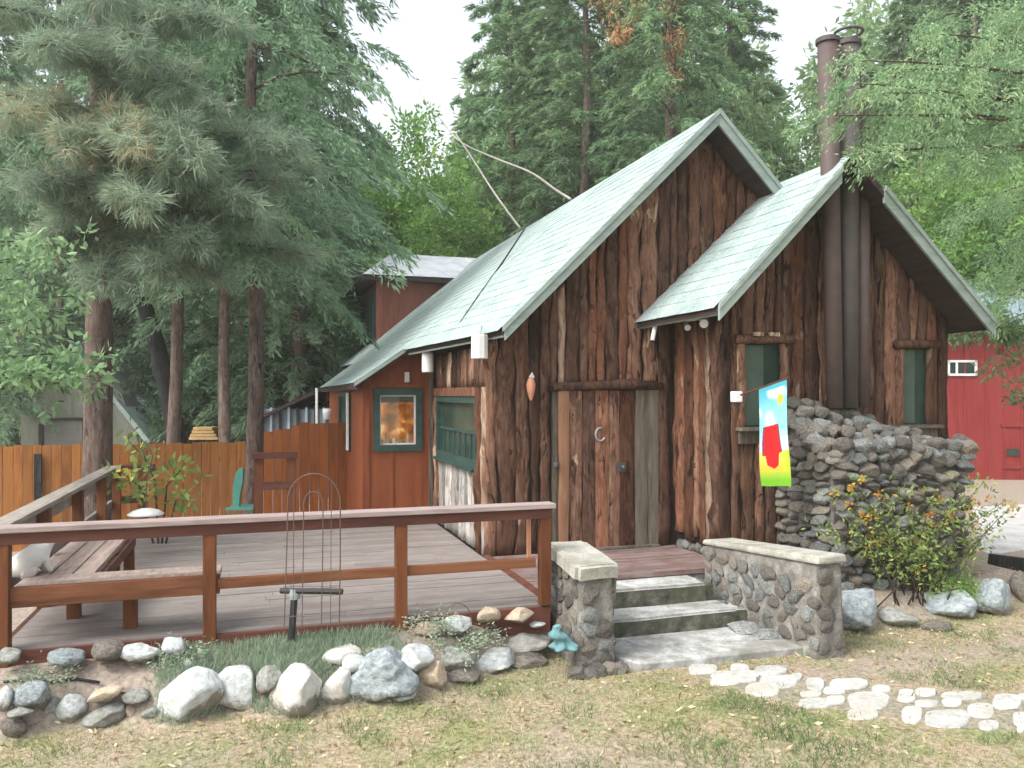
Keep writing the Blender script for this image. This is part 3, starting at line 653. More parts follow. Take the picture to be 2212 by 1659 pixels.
# door bell / lantern bracket left of the door, outlet
MB().lathe([(0, 0), (.035, .0), (.035, .03), (.012, .05), (.012, .11), (0, .115)], (3.09, 8.16, 1.36), 10).build('bell', M['iron'], fw)
# --- rear two-storey part
e0 = onY(783, 592, 17.3); e1 = onY(985, 600, 17.3); wl0 = onY(815, 700, 17.6).x
rw = MB().box((wl0, 17.6, -.2), (5.2, 20.6, e0.z - .05)).build('upper_room_wall', M['red_dormer'], cabin)
MB().box((wl0 - .03, 17.57, 2.5), (wl0 + .10, 17.60, e0.z - .06)).build('corner_board', M['red_dormer'], rw)
MB().box((wl0 - .045, 17.75, 2.9), (wl0, 20.4, e0.z - .25)).build('window', M['green_trim'], rw)
MB().box((wl0 - .055, 18.1, 3.1), (wl0 - .047, 20.1, e0.z - .4)).build('pane', M['glass'], rw)
xr, yr, zr = onY(845, 548, 18.9).x, 18.9, onY(845, 548, 18.9).z
ux = MB(); a = (e0.x, 17.25, e0.z); b = (5.6, 17.25, e0.z); c = (e0.x, 20.9, e0.z); d = (5.6, 20.9, e0.z); p = (xr, yr, zr); q = (5.6, yr, zr)
ux.add([a, b, d, c, p, q], [(0, 1, 5, 4), (2, 3, 4, 5), (3, 0, 4), (1, 2, 5), (0, 3, 2, 1)])
ur = ux.build('upper_room_roof', M['dormer_roof'], cabin)
MB().hexa([(e0.x + .02, 17.27, e0.z - .11), (5.58, 17.27, e0.z - .11), (5.58, 20.88, e0.z - .11), (e0.x + .02, 20.88, e0.z - .11)], [(e0.x + .02, 17.27, e0.z - .004), (5.58, 17.27, e0.z - .004), (5.58, 20.88, e0.z - .004), (e0.x + .02, 20.88, e0.z - .004)]).build('eave_box', M['soffit'], ur)
# --- flues
def flue(x0, x1, y, z0, z1, r, mat, capz=None):
    m = MB(); m.tube([(x0, y, z0), (x0 + (x1 - x0) * .45, y, z0 + (z1 - z0) * .45), (x0 + (x1 - x0) * .5, y, z0 + (z1 - z0) * .5), (x1, y, z1)], [r * .80, r * .88, r * .89, r] if z0 < 3 else r, 18); o = m.build('flue_pipe', M[mat], cabin, smooth=False); 
    for p in o.data.polygons: p.use_smooth = len(p.vertices) == 4
    return o
fl = flue(5.79, 5.70, 7.04, 2.0, 5.86, .105, 'pipe')
MB().lathe([(.108, 0), (.122, .004), (.122, .05), (.108, .054)], (5.70, 7.04, 5.81), 18).build('collar', M['pipe_grey'], fl)
fl = flue(5.995, 5.99, 7.07, 2.0, 5.88, .115, 'pipe_grey')
MB().lathe([(.118, 0), (.13, .004), (.13, .05), (.118, .054)], (5.99, 7.07, 5.83), 18).build('collar', M['pipe_grey'], fl)
MB().tube([(5.99 + .14 * math.cos(a), 7.07 + .14 * math.sin(a), 5.98) for a in [i * math.pi / 10 for i in range(21)]], .016, 6).build('cap_ring', M['pipe_grey'], fl)
for a in (.5, 2.6, 4.7): MB().tube([(5.99 + .12 * math.cos(a), 7.07 + .12 * math.sin(a), 5.86), (5.99 + .14 * math.cos(a), 7.07 + .14 * math.sin(a), 5.98)], .009, 5).build('cap_strut', M['pipe_grey'], fl)
flue(6.19, 6.19, 7.10, 2.0, 4.25, .085, 'pipe'); flue(6.235, 6.225, 7.22, 4.2, 5.72, .09, 'pipe')
rp = [(5.985 + .082 * math.sin(a), 7.075 - .082 * math.cos(a)) for a in (-.9, -.45, 0, .45, .9)]; MB().add([(x, y, z) for x, y in rp for z in (2.1, 2.55 + .05 * math.sin(x * 90))], [(2 * i, 2 * i + 2, 2 * i + 3, 2 * i + 1) for i in range(4)]).build('rust_patch', M['rust'], fl)

# ------------------------------------------------------------------ stone chimney base against the gable
XL, XR, YF, YBK = 5.27, 6.88, 6.42, 7.22
chim = MB().hexa([(XL + .05, YF + .06, 0), (XR - .05, YF + .06, 0), (XR - .05, YBK, 0), (XL + .05, YBK, 0)], [(XL + .05, YF + .06, 1.54), (XR - .05, YF + .06, 1.50), (XR - .05, YBK, 1.66), (XL + .05, YBK, 2.02)]).build('chimney_base', M['mortar'], cabin)
chim['label'] = 'rubble stone chimney base with a sloping shoulder'
cm = ['field', 'field', 'field', 'field_b', 'field_b', 'field_tan']
z = .22
while z < 1.60:
    h = rng.uniform(.07, .125); x = XL + rng.uniform(-.02, .05)
    while x < XR - .05:
        w = rng.uniform(.10, .26)
        put_stone(chim, (x + w / 2, YF + .035 + rng.uniform(-.03, .03), z + h / 2 + rng.uniform(-.035, .035)), (w * .55, .085, h * rng.uniform(.5, .72)), (rng.uniform(-.3, .3), rng.uniform(-.38, .38), rng.uniform(-.3, .3)), rng.choice(cm)); x += w
    y = YF + .1
    while y < YBK:
        w = rng.uniform(.13, .26)
        put_stone(chim, (XL + .035 + rng.uniform(-.03, .03), y + w / 2, z + h / 2 + rng.uniform(-.03, .03)), (.085, w * .53, h * .57), (rng.uniform(-.2, .2), rng.uniform(-.2, .2), rng.uniform(-.2, .2)), rng.choice(cm)); y += w
    z += h * .96
for i in range(6):                      # upper left side under the shoulder
    y = 6.72 + i * .09
    put_stone(chim, (XL + .04, y, 1.63 + (y - 6.6) * .5), (.085, .10, .08), (rng.uniform(-.3, .3), 0, rng.uniform(-.3, .3)), rng.choice(cm))
for j in range(6):                      # the sloping shoulder
    s = j / 5.5; y = YF + .08 + s * .72; zz = 1.58 + s * .50; x = XL + .02; 
    while x < XR - .02:
        w = rng.uniform(.09, .22)
        xf = (x - XL) / (XR - XL); drop = -.36 * xf ** 1.3 * s - .05 * xf - .02 * s * math.sin(x * 9)
        put_stone(chim, (x + w / 2, y + rng.uniform(-.03, .03), zz + drop + rng.uniform(-.03, .03)), (w * .54, .085, .07), (rng.uniform(-.3, .5), rng.uniform(-.35, .35), rng.uniform(-.6, .6)), rng.choice(cm + ['field_b'])); x += w
put_stone(chim, (6.88, 6.45, 1.60), (.13, .12, .085), (0, .1, .2), 'field_tan')

# ------------------------------------------------------------------ deck and porch
deck = thing('deck', (.3, 8.5, .42), 'weathered grey plank deck in front of the red lean-to', 'deck')
y = 6.225
while y < 10.98:
    w = min(.138, 10.99 - y); xr_ = 2.285 if y < 10.78 else 1.33; xs_ = [-1.65, xr_]
    if rng.random() < .75: xs_.insert(1, rng.uniform(-.6, 1.4))
    for a, b in zip(xs_, xs_[1:]):
        dz = rng.uniform(-.003, .003)
        MB().box((a + .0015, y, .385 + dz), (b - .0015, y + w - .0045, .42 + dz)).build('plank', M['deck'], deck)
    y += w
MB().box((-1.66, 6.185, .20), (2.29, 6.222, .408)).build('rim_board', M['rail'], deck)
MB().box((-1.70, 6.19, .16), (-1.662, 11.0, .408)).build('rim_board', M['rail'], deck)
MB().box((-1.66, 6.28, .24), (2.28, 10.9, .37)).build('joists', M['dark_wall'], deck)
MB().box((2.29, 6.46, .30), (2.345, 8.2, .445)).build('border_board', M['rail'], deck)
porch = thing('porch', (3.3, 7.6, .42), 'worn reddish plank porch floor before the slab door', 'porch')
y = 6.47
while y < 8.17:
    w = .135; xe = 2.70 if y + w > 6.4 and y < 6.99 else 4.56
    MB().box((2.35, y, .38), (xe, y + w - .007, .42 + rng.uniform(-.003, .003))).build('plank', M['porch'], porch); y += w
MB().box((2.36, 7.02, .05), (4.56, 8.19, .375)).build('porch_base', M['mortar'], porch)
# railing
rail = thing('deck_railing', (.3, 6.21, .42), 'red brown wooden railing along the deck front with grey worn cap', 'railing')
PX = [onY(u, 1300, 6.21).x for u in (6, 453, 866)] + [onY(1176, 1150, 6.21).x]
for i, x in enumerate(PX):
    MB().box((x - .045, 6.165, .22 if i < 3 else .42), (x + .045, 6.255, 1.17)).build('post', M['rail_post'], rail, bevel=.006)
xe = onY(1197, 1080, 6.18).x
MB().box((-1.70, 6.13, 1.215), (xe, 6.29, 1.255)).build('top_rail', M['rail_cap'], rail, bevel=.006)
MB().box((-1.68, 6.155, 1.135), (xe - .03, 6.195, 1.213)).build('rail_board', M['rail'], rail, bevel=.002)
xb = onY(475, 1260, 6.21).x
MB().box((xb - .02, 6.19, .735), (2.17, 6.235, .81)).build('lower_rail', M['rail_red'], rail, bevel=.006)
MB().box((2.12, 6.26, .78), (2.15, 6.29, 1.2)).build('corner_strip', M['copper'], rail)
lr = thing('deck_railing', (-1.69, 8.6, .42), 'grey weathered railing receding along the left edge of the deck', 'railing')
MB().box((-1.77, 6.30, 1.215), (-1.61, 11.02, 1.255)).build('top_rail', M['rail_cap_y'], lr, bevel=.006)
MB().box((-1.735, 6.3, 1.07), (-1.695, 11.0, 1.212)).build('rail_board', M['rail_cap_y'], lr)
MB().box((-1.73, 6.3, .74), (-1.69, 11.0, .83)).build('lower_rail', M['rail_cap_y'], lr)
for y in (7.4, 8.7, 9.95, 10.96): MB().box((-1.69, y - .045, .30), (-1.60, y + .045, 1.21)).build('post', M['rail_post'], lr)
br = thing('deck_railing', (-1.4, 11.0, .42), 'short dark railing end at the far left corner of the deck', 'railing')
MB().box((-1.60, 10.97, 1.215), (-1.22, 11.12, 1.255)).build('top_rail', M['rail'], br)
MB().box((-1.60, 11.02, .78), (-1.3, 11.06, .87)).build('lower_rail', M['rail'], br)
MB().box((-1.41, 10.99, .30), (-1.31, 11.08, 1.21)).build('post', M['rail_post'], br)
MB().tube([(-1.36, 11.03, 1.12), (-1.2, 11.0, 1.2), (-1.48, 11.0, 1.2)], .018, 6).build('bracket', M['iron'], br)
b2 = thing('deck_railing', (.25, 11.8, .42), 'short dark brown railing with two posts before the tall fence', 'railing')
xa, xz = onY(552, 1000, 11.8).x, onY(634, 1000, 11.8).x
MB().box((xa - .05, 11.72, 1.24), (xz + .06, 11.90, 1.32)).build('top_rail', M['rail'], b2); MB().box((xa, 11.76, .80), (xz, 11.82, .91)).build('lower_rail', M['rail'], b2)
for x in (xa + .04, xz - .03): MB().box((x - .065, 11.765, .2), (x + .065, 11.87, 1.238)).build('post', M['rail_post'], b2)
# bench
bench = thing('deck_bench', (-1.2, 6.6, .42), 'built-in L shaped wooden bench in the left front corner of the deck', 'bench')
for i in range(3): MB().box((-1.58 + i * .15, 6.62, .79), (-1.44 + i * .15, 8.45, .83)).build('seat_board', M['bench'], bench, bevel=.005)
for i in range(3): MB().box((-1.58, 6.265 + i * .115, .79), (xb, 6.37 + i * .115, .83)).build('seat_board', M['bench'], bench, bevel=.005)
MB().box((-1.62, 6.195, .70), (xb, 6.255, .835)).build('bench_apron', M['rail_red'], bench, bevel=.005)
MB().box((-1.14, 6.63, .70), (-1.10, 8.44, .788)).build('bench_apron', M['rail'], bench)
for u, v in ((282, 1355), (160, 1335)):
    p = onZ(u, v, .42); MB().box((p.x - .045, p.y - .045, .42), (p.x + .045, p.y + .045, .788)).build('leg', M['rail_post'], bench)
for y in (7.5, 8.35): MB().box((-1.19, y - .045, .42), (-1.105, y + .045, .788)).build('leg', M['rail_post'], bench)

# ------------------------------------------------------------------ entrance steps, pillar, side wall
steps = thing('entry_steps', (3.45, 6.4, 0), 'two grey stone steps rising to the porch from a pale slab', 'steps')
def worn_block(name, lo, hi, mat_top, mat_side, parent, seed):
    bm = bmesh.new(); bmesh.ops.create_cube(bm, size=1)
    bmesh.ops.bevel(bm, geom=bm.edges[:], offset=.07, segments=2, affect='EDGES')
    bmesh.ops.subdivide_edges(bm, edges=bm.edges[:], cuts=3, use_grid_fill=True)
    c = (Vector(lo) + Vector(hi)) / 2; s = Vector(hi) - Vector(lo)
    for v in bm.verts:
        q = Vector((v.co.x * s.x, v.co.y * s.y, v.co.z * s.z))
        q += Vector((mnoise.noise(q * 4 + Vector((seed, 0, 0))), mnoise.noise(q * 4 + Vector((0, seed, 0))), .5 * mnoise.noise(q * 4 + Vector((0, 0, seed))))) * .018; v.co = q
    bm.normal_update()
    me = bpy.data.meshes.new(name); bm.to_mesh(me)
    me.materials.append(mat_top); me.materials.append(mat_side)
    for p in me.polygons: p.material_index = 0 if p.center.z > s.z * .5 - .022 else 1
    bm.free(); return link(name, me, parent, c)
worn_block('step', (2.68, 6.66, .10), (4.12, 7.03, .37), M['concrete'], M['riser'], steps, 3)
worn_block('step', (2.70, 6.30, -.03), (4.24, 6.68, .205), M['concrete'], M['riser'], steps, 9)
sl_ = MB(); n = 14; out = [(2.66, 6.34), (2.68, 5.95), (2.84, 5.66), (3.4, 5.63), (4.0, 5.63), (4.55, 5.60), (4.50, 5.72), (4.30, 5.80), (4.26, 6.36)]
sl_.prism([(x, y, -.06) for x, y in out], (0, 0, .115)); sl_.build('landing_slab', M['concrete'], steps, bevel=.012)
for x, y, s in ((4.18, 6.62, .12), (4.24, 6.42, .10), (4.12, 6.18, .16), (4.22, 5.98, .15), (4.2, 6.85, .09)):
    put_stone(steps, (x, y, .06 if y < 6.3 else .15), (s, s * .9, .06), (0, 0, rng.uniform(0, 3)), 'field_b', 'stone')
def stone_face(parent, p0, p1, zb0, zt0, zt1, nrm, mats, size=(.10, .2)):
    """stones bedded in the mortar of a wall face that runs from p0 to p1 (plan points)"""
    L = (Vector(p1) - Vector(p0)).length; d = (Vector(p1) - Vector(p0)).normalized(); ang = math.atan2(d.y, d.x)
    z = zb0 + .05
    while z < max(zt0, zt1) - .05:
        h = rng.uniform(.09, .16); s = rng.uniform(.0, .04)
        while s < L - .04:
            w = rng.uniform(*size); zt = zt0 + (zt1 - zt0) * (s + w / 2) / L
            if z + h * .8 < zt and s + w < L + .03:
                q = Vector(p0) + d * (s + w / 2)
                put_stone(parent, (q.x - nrm[0] * .012, q.y - nrm[1] * .012, z + h / 2 + rng.uniform(-.02, .02)), (w * .50, .030, h * .52), (0, rng.uniform(-.9, .9), ang + rng.uniform(-.1, .1)), rng.choice(mats))
            s += w * 1.04
        z += h
pm = ['field', 'field_tan', 'field', 'field_b', 'field']
pil = thing('stone_pillar', (2.55, 6.1, 0), 'low stone pillar with cream coping left of the steps', 'pillar')
core = MB().hexa([(2.37, 5.76, -.15), (2.69, 5.76, -.15), (2.69, 6.46, -.15), (2.37, 6.46, -.15)], [(2.39, 5.79, .73), (2.67, 5.79, .73), (2.67, 6.45, .80), (2.39, 6.45, .80)]).build('masonry', M['mortar_mix'], pil, bevel=.03)
stone_face(core, (2.37, 6.46), (2.37, 5.76), .15, .80, .75, (-1, 0), pm); stone_face(core, (2.37, 5.765), (2.69, 5.765), -.05, .74, .74, (0, -1), pm); stone_face(core, (2.69, 5.76), (2.69, 6.46), -.02, .74, .8, (1, 0), pm)
worn = worn_block('coping', (2.345, 5.72, .74), (2.715, 6.50, .845), M['cap'], M['cap'], pil, 21); worn.rotation_euler = (R(5), 0, 0)
for i in range(5): put_stone(core, (2.32 + i * .09, 5.70 + rng.uniform(-.05, .03), .02), (.08, .07, .06), (0, 0, rng.uniform(0, 3)), rng.choice(pm))
wal = thing('stone_wall', (4.4, 6.2, 0), 'low stone side wall with sloping top right of the steps', 'wall')
core = MB().hexa([(4.31, 5.45, -.15), (4.60, 5.45, -.15), (4.55, 7.02, -.15), (4.20, 7.02, -.15)], [(4.33, 5.48, .77), (4.58, 5.48, .77), (4.53, 7.02, .66), (4.22, 7.02, .66)]).build('masonry', M['mortar_mix'], wal, bevel=.03)
stone_face(core, (4.20, 7.02), (4.31, 5.45), .02, .66, .77, (-1, 0), ['field', 'field_b', 'field_b', 'field_tan'], (.11, .24)); stone_face(core, (4.31, 5.452), (4.60, 5.452), .0, .77, .77, (0, -1), pm)
cp = MB().hexa([(4.305, 5.44, .768), (4.605, 5.44, .768), (4.555, 7.03, .658), (4.197, 7.03, .658)], [(4.315, 5.45, .838), (4.60, 5.45, .838), (4.55, 7.02, .708), (4.202, 7.02, .708)]).build('coping', M['cap'], wal, bevel=.02)

# ------------------------------------------------------------------ rocks, each a thing
def ground_hit(u, v):
    z = .1
    for _ in range(12): p = onZ(u, v, z); z = .5 * z + .5 * gz(p.x, p.y)
    return p
def bed_hit(u, v):
    p = ground_hit(u, v)
    if p.y > 6.08 and p.x < 2.3: p = onY(u, v, 6.08)
    return p
RS = [0]
def rock(u, v, w, h, mat, label, group='rocks lining the garden bed', flat=1.0, cuts=9, amp=.10, boxy=.0, rz=None, deep=.85, tilt=0.0):
    RS[0] += 1; p = ground_hit(u, v + h * .40); k = depth(p)
    sx = w / 2 * k / F_PX; sy = sx * deep; k2 = k + sy * .45; s = k2 / k
    c = onK(u, v, k2)
    if group == 'stones along the deck edge' and c.y > 6.13 - sy * .55: c = onY(u, v, 6.13 - sy * .55); s = depth(c) / k; k2 = depth(c)
    o = link('rock', rock_mesh('rock', 40 + RS[0] * 13, M[mat], 4 if w > 60 else 3, cuts, amp, boxy, .035), None, c)
    o.scale = (sx * s * 1.02, sy, h / 2 * k2 / F_PX * 1.0 * flat); o.rotation_euler = (0, tilt, -YAW)
    tag(o, label, 'rock', group); return o
c4 = lambda x, y, w, h: (x / 3, 1290.4 + y / 3, w / 3, h / 3)
c1 = lambda x, y, w, h: (553 + x / 3, 1013.9 + y / 3, w / 2.65, h / 2.75)
c3 = lambda x, y, w, h: (1474.7 + x / 3, 1106 + y / 3, w / 3, h / 3)
rock(*c4(30, 655, 110, 170), 'rock_pale', 'pale upright rock cut by the left edge of the picture')
rock(*c4(195, 630, 225, 175), 'rock_blue', 'smooth rounded bluish rock in the upper left of the front rock row', cuts=6, amp=.06)
rock(*c4(130, 745, 165, 60), 'rock_grey', 'thin flat grey stone wedged under the smooth bluish rock')
rock(*c4(85, 835, 200, 120), 'rock_brown', 'dark flat rock at the lower left corner of the lawn')
rock(*c4(325, 715, 180, 180), 'rock_grey', 'tilted dark grey rock right of the smooth bluish rock', tilt=.5)
rock(*c4(465, 720, 185, 190), 'rock_pale', 'pale grey egg shaped rock between two darker grey rocks', tilt=-.3)
rock(*c4(670, 772, 300, 160), 'rock_grey', 'low grey rock with dark underside next to a small pale stone', tilt=-.2)
rock(*c4(840, 745, 90, 95), 'rock_tan', 'small pale tan stone at the end of the low grey rock')
rock(*c4(690, 625, 220, 90), 'rock_tan', 'flat cream slab rock lying on the soil above the low grey rock', tilt=-.25)
rock(*c4(890, 640, 170, 90), 'rock_grey', 'flat dull grey stone half buried beside the cream slab rock')
rock(*c4(1000, 745, 160, 80), 'rock_grey', 'low earthy stone left of the biggest pale grey boulder')
rock(*c4(1245, 645, 400, 335), 'rock_pale', 'biggest pale grey boulder leaning right in the front rock row', cuts=8, amp=.08, tilt=-.55)
rock(*c4(1545, 600, 235, 290), 'rock_pale', 'blocky pale grey rock with flat face beside the biggest boulder', cuts=6, boxy=.75, amp=.05)
rock(*c4(1740, 540, 170, 200), 'rock_grey', 'dull grey rock behind the gap left of the white faceted boulder')
rock(*c4(1905, 610, 325, 350), 'rock_white', 'white faceted boulder in the middle of the front rock row', cuts=11, amp=.06, tilt=-.2)
rock(*c1(515, 1410, 220, 230), 'rock_white', 'squat whitish rock right of the white faceted boulder', cuts=8)
rock(*c1(560, 1215, 235, 120), 'rock_white', 'rounded white rock on top at the left of the second tier')
rock(*c1(635, 1265, 150, 130), 'rock_pale', 'pale wedge shaped rock leaning on the gnarled boulder')
rock(*c1(785, 1190, 250, 80), 'rock_tan', 'flat peach tinted rock lying behind the gnarled boulder')
rock(*c1(835, 1345, 400, 320), 'rock_blue', 'gnarled blue grey boulder with deep creases', cuts=5, amp=.30)
rock(*c1(1030, 1235, 220, 180), 'rock_pale', 'pale grey rock peering over the gnarled boulder on its right')
rock(*c1(1140, 1340, 170, 190), 'rock_tan', 'warm tan rock at the right shoulder of the gnarled boulder')
rock(*c1(930, 1450, 200, 85), 'rock_pale', 'small pale stone lying in front of the gnarled boulder')
rock(*c1(1270, 1235, 270, 170), 'rock_grey', 'broad grey rock right of the tan rock')
rock(*c1(1330, 1330, 220, 110), 'rock_brown', 'dark brown stone under the broad grey rock')
rock(*c1(1540, 1235, 260, 140), 'rock_pale', 'cracked pale rock between the broad grey rock and the long white one', boxy=.3)
rock(*c1(1740, 1115, 315, 150), 'rock_white', 'long white slab rock leaning towards the stone pillar', cuts=10, tilt=-.25)
rock(*c1(1740, 1235, 260, 90), 'rock_brown', 'dark low stone beneath the long white slab rock')
B = 'stones along the deck edge'
rock(*c4(65, 375, 145, 110), 'rock_grey', 'greyish stone beside the railing corner post at the far left', B)
rock(*c4(425, 390, 230, 95), 'rock_blue', 'low flat bluish stone under the bench along the deck edge', B, tilt=.15)
rock(*c4(690, 350, 220, 140), 'rock_brown', 'brown grey mound shaped stone along the deck edge', B)
rock(*c4(915, 355, 240, 120), 'rock_pale', 'pale pointed stone along the deck edge right of the brown one', B)
rock(*c4(1130, 325, 170, 140), 'rock_pale', 'rough pale stone at the left end of the grey green grass', B)
rock(*c4(1210, 435, 120, 70), 'rock_pale', 'small pale stone in the grass just below the rough pale stone', B)
rock(*c1(1115, 1035, 150, 80), 'rock_tan', 'low tan stone at the right end of the grey green grass', B)
rock(*c1(1300, 1010, 175, 115), 'rock_pale', 'rounded pale stone on the soil before the deck', B)
rock(*c1(1510, 945, 135, 85), 'rock_tan', 'tan stone against the deck edge, left of two near the pillar', B)
rock(*c1(1705, 950, 170, 90), 'rock_tan', 'tan stone touching the pillar at the deck edge', B)
rock(*c1(1825, 1008, 95, 36), 'rock_pale', 'little flat pale stone at the foot of the pillar', B)
G = 'rocks edging the bed at the stone chimney'
rock(*c3(1065, 655, 380, 310), 'rock_blue', 'large round grey boulder right of the stone side wall', G, cuts=12, amp=.10)
rock(*c3(1395, 690, 255, 145), 'rock_grey', 'pointed grey stone right of the large round boulder', G)
rock(*c3(1640, 735, 210, 80), 'rock_brown', 'flat brown stone in front of the long bluish ledge rock', G)
rock(*c3(1700, 605, 370, 200), 'rock_blue', 'long bluish ledge rock below the orange flowered shrub', G, cuts=7, amp=.2)
rock(*c3(2010, 565, 250, 265), 'rock_blue', 'knobbly grey rock right of the long bluish ledge rock', G, amp=.22)
rock(*c3(2190, 490, 140, 220), 'rock_brown', 'brown rock cut by the right edge of the picture', G)

# ------------------------------------------------------------------ flagstone path
PATH = [(130,1025,180,65),(370,1030,130,70),(570,1040,210,62),(430,1065,140,45),(260,1065,150,45),(280,1100,190,66),(420,1097,110,42),(615,1117,240,90),(735,1085,80,40),(520,1167,220,85),(860,1135,120,78),(1080,1132,240,68),(1285,1160,120,46),(980,1172,140,46),(830,1198,140,36),(865,1250,240,58),(990,1232,120,56),(1205,1232,260,115),(1165,1322,210,66),(1450,1200,120,78),(1575,1180,140,46),(1810,1197,260,52),(1580,1245,150,46),(1745,1240,140,46),(1485,1317,140,108),(1715,1337,290,118),(1935,1287,180,88),(1985,1375,140,56),(2100,1237,180,98),(2195,1342,120,80),(2215,1205,90,40),(2210,1400,90,40),(2290,1260,120,80),(2330,1330,130,70)]
pp = [onZ(*c3(x, y, 1, 1)[:2], 0.0) for x, y, _, _ in PATH]
m = MB(); pa = [onZ(1480, 1440, 0), onZ(1650, 1455, 0), onZ(1860, 1475, 0), onZ(2080, 1490, 0), onZ(2300, 1500, 0), onZ(2300, 1590, 0), onZ(2080, 1585, 0), onZ(1860, 1555, 0), onZ(1650, 1520, 0), onZ(1500, 1465, 0)]
up_, lo_ = pa[:5], pa[:4:-1]
vs = []; NB = 48
def along(L, f):
    f *= len(L) - 1; i = min(int(f), len(L) - 2); return L[i].lerp(L[i + 1], f - i)
for i in range(NB + 1):
    a, b = along(up_, i / NB), along(lo_, i / NB)
    for j in range(5):
        q = a.lerp(b, j / 4 + (.04 * mnoise.noise((i * .6, j, 0)))); vs.append((q.x, q.y, gz(q.x, q.y) + (.006 if 0 < j < 4 and 0 < i < NB else -.01)))
m.add(vs, [(i * 5 + j, i * 5 + j + 1, i * 5 + j + 6, i * 5 + j + 5) for i in range(NB) for j in range(4)])
def soil_mat():
    t = NT('path_bed_soil'); v = coords(t, rand=False); a = noise(t, v, 24, 5, .7)
    return finish(t, ramp(t, a, [(.3, (.13, .125, .09)), (.5, (.235, .215, .16)), (.7, (.36, .34, .26))]), .95, a, .8, .02, .1)
path = m.build('stone_path', soil_mat()); path['kind'] = 'structure'
for i, (x, y, w, h) in enumerate(PATH):
    rg = random.Random(500 + i); cu, cv, cw, ch = c3(x, y, w, h); n = 16; a0 = rg.uniform(0, 6); poly = []
    zb = .0
    for j in range(n):
        a = a0 + 2 * math.pi * j / n; ca, sa = math.cos(a), math.sin(a); e = rg.uniform(2.5, 4.0)
        rr = (abs(ca) ** e + abs(sa) ** e) ** (-1 / e) * (.96 + .05 * math.sin(2 * a + a0 * 3) + .04 * math.sin(3 * a + a0 * 7) + rg.uniform(-.025, .025))
        # irregular plan outline, measured on the ground
        p = onZ(cu + cw / 2 * ca * rr * 1.07, cv + ch / 2 * sa * rr * 1.10, zb); poly.append((p.x, p.y))
    mx = sum(p[0] for p in poly) / n; my = sum(p[1] for p in poly) / n; g0 = gz(mx, my); up = g0 + rg.uniform(.011, .019)
    m = MB(); lo = [(px, py, g0 - .03) for px, py in poly]; hi = [(mx + (px - mx) * .985, my + (py - my) * .985, up - .008) for px, py in poly]; tp = [(mx + (px - mx) * .92, my + (py - my) * .92, up) for px, py in poly]
    m.add(lo + hi + tp, [(j, (j + 1) % n, n + (j + 1) % n, n + j) for j in range(n)] + [(n + j, n + (j + 1) % n, 2 * n + (j + 1) % n, 2 * n + j) for j in range(n)] + [tuple(range(2 * n, 3 * n))])
    m.build('flagstone', M['flag'], path, (mx, my, g0))

# ------------------------------------------------------------------ things on the walls and about the yard
def lamp(pos, r, h, label, sq=False):
    t = thing('eave_lamp', pos, label, 'lamp', 'white lamps under the eave of the side wall')
    m = MB()
    if sq: m.lathe([(0, h), (r, h), (r * 1.05, h - .01), (r * 1.05, 0.004), (r * .95, 0), (r * .9, .03), (0, .03)], pos, 10)
    else: m.lathe([(0, h), (r * .9, h), (r, h - .02), (r, .01), (r * .94, 0), (r * .9, .03), (0, .03)], pos, 20)
    m.build('lamp_shade', M['lamp_white'], t, pos)
    p = Vector(pos); MB().tube([p + Vector((0, 0, h)), p + Vector((.02, 0, h + .10))], .012, 6).build('stem', M['grey_metal'], t)
p = onX(1036, 748, 2.22); lamp((2.22, p.y, p.z - .13), .085, .25, 'broad white cylinder lamp nearest the corner under the eave', True)
p = onX(924, 782, 2.08); lamp((2.08, p.y, p.z - .13), .075, .25, 'narrower white cylinder lamp where the bark wall meets red siding')
tag(MB().box((1.90, 10.745, 2.30), (1.965, 10.797, 2.44)).build('bell_box', M['lamp_white'], None, (1.93, 10.77, 2.37), bevel=.01), 'small white box on the red wall above the glowing window', 'doorbell')
# peach hanging ornament
p = onY(1147, 835, 8.14)
t = thing('wall_ornament', (p.x, 8.14, p.z), 'peach pendant wind chime shaped like a fish on the bark wall', 'ornament')
MB().lathe([(0, -.155), (.02, -.13), (.045, -.04), (.05, .02), (.03, .09), (.008, .10), (0, .10)], (p.x, 8.14, p.z), 12).build('body', M['copper'], t, smooth=True)
MB().prism([(p.x - .025, 8.135, p.z + .10), (p.x + .012, 8.135, p.z + .155), (p.x + .04, 8.135, p.z + .095)], (0, .01, 0)).build('tail', M['lamp_white'], t)
# spot lights and white tube below the addition eave
p = onY(1413, 715, 7.95)
o = MB().tube([(p.x - .02, p.y, p.z - .10), (p.x + .02, p.y - .01, p.z + .12)], .024, 10).build('white_pipe', M['plastic_white'], None, p); tag(o, 'short white plastic pipe sticking down from the addition eave', 'pipe')
t = thing('floodlight', (4.44, 7.2, 2.80), 'twin white floodlight under the low end of the addition eave', 'floodlight')
p1 = onY(1482, 703, 7.62); p2 = onY(1517, 698, 7.36)
MB().tube([p1 + Vector((.03, .03, .05)), (p1 + p2) / 2 + Vector((.06, .02, .06)), p2 + Vector((.04, .03, .02))], .012, 6).build('arm', M['lamp_white'], t)
MB().tube([p1 + Vector((.03, .06, .03)), p1 + Vector((-.01, -.05, -.03))], [.02, .034], 12).build('lamp_head', M['lamp_white'], t)
MB().tube([p2 + Vector((.05, .07, .0)), p2 + Vector((-.01, -.05, -.01))], [.026, .045], 14).build('lamp_head', M['lamp_white'], t)
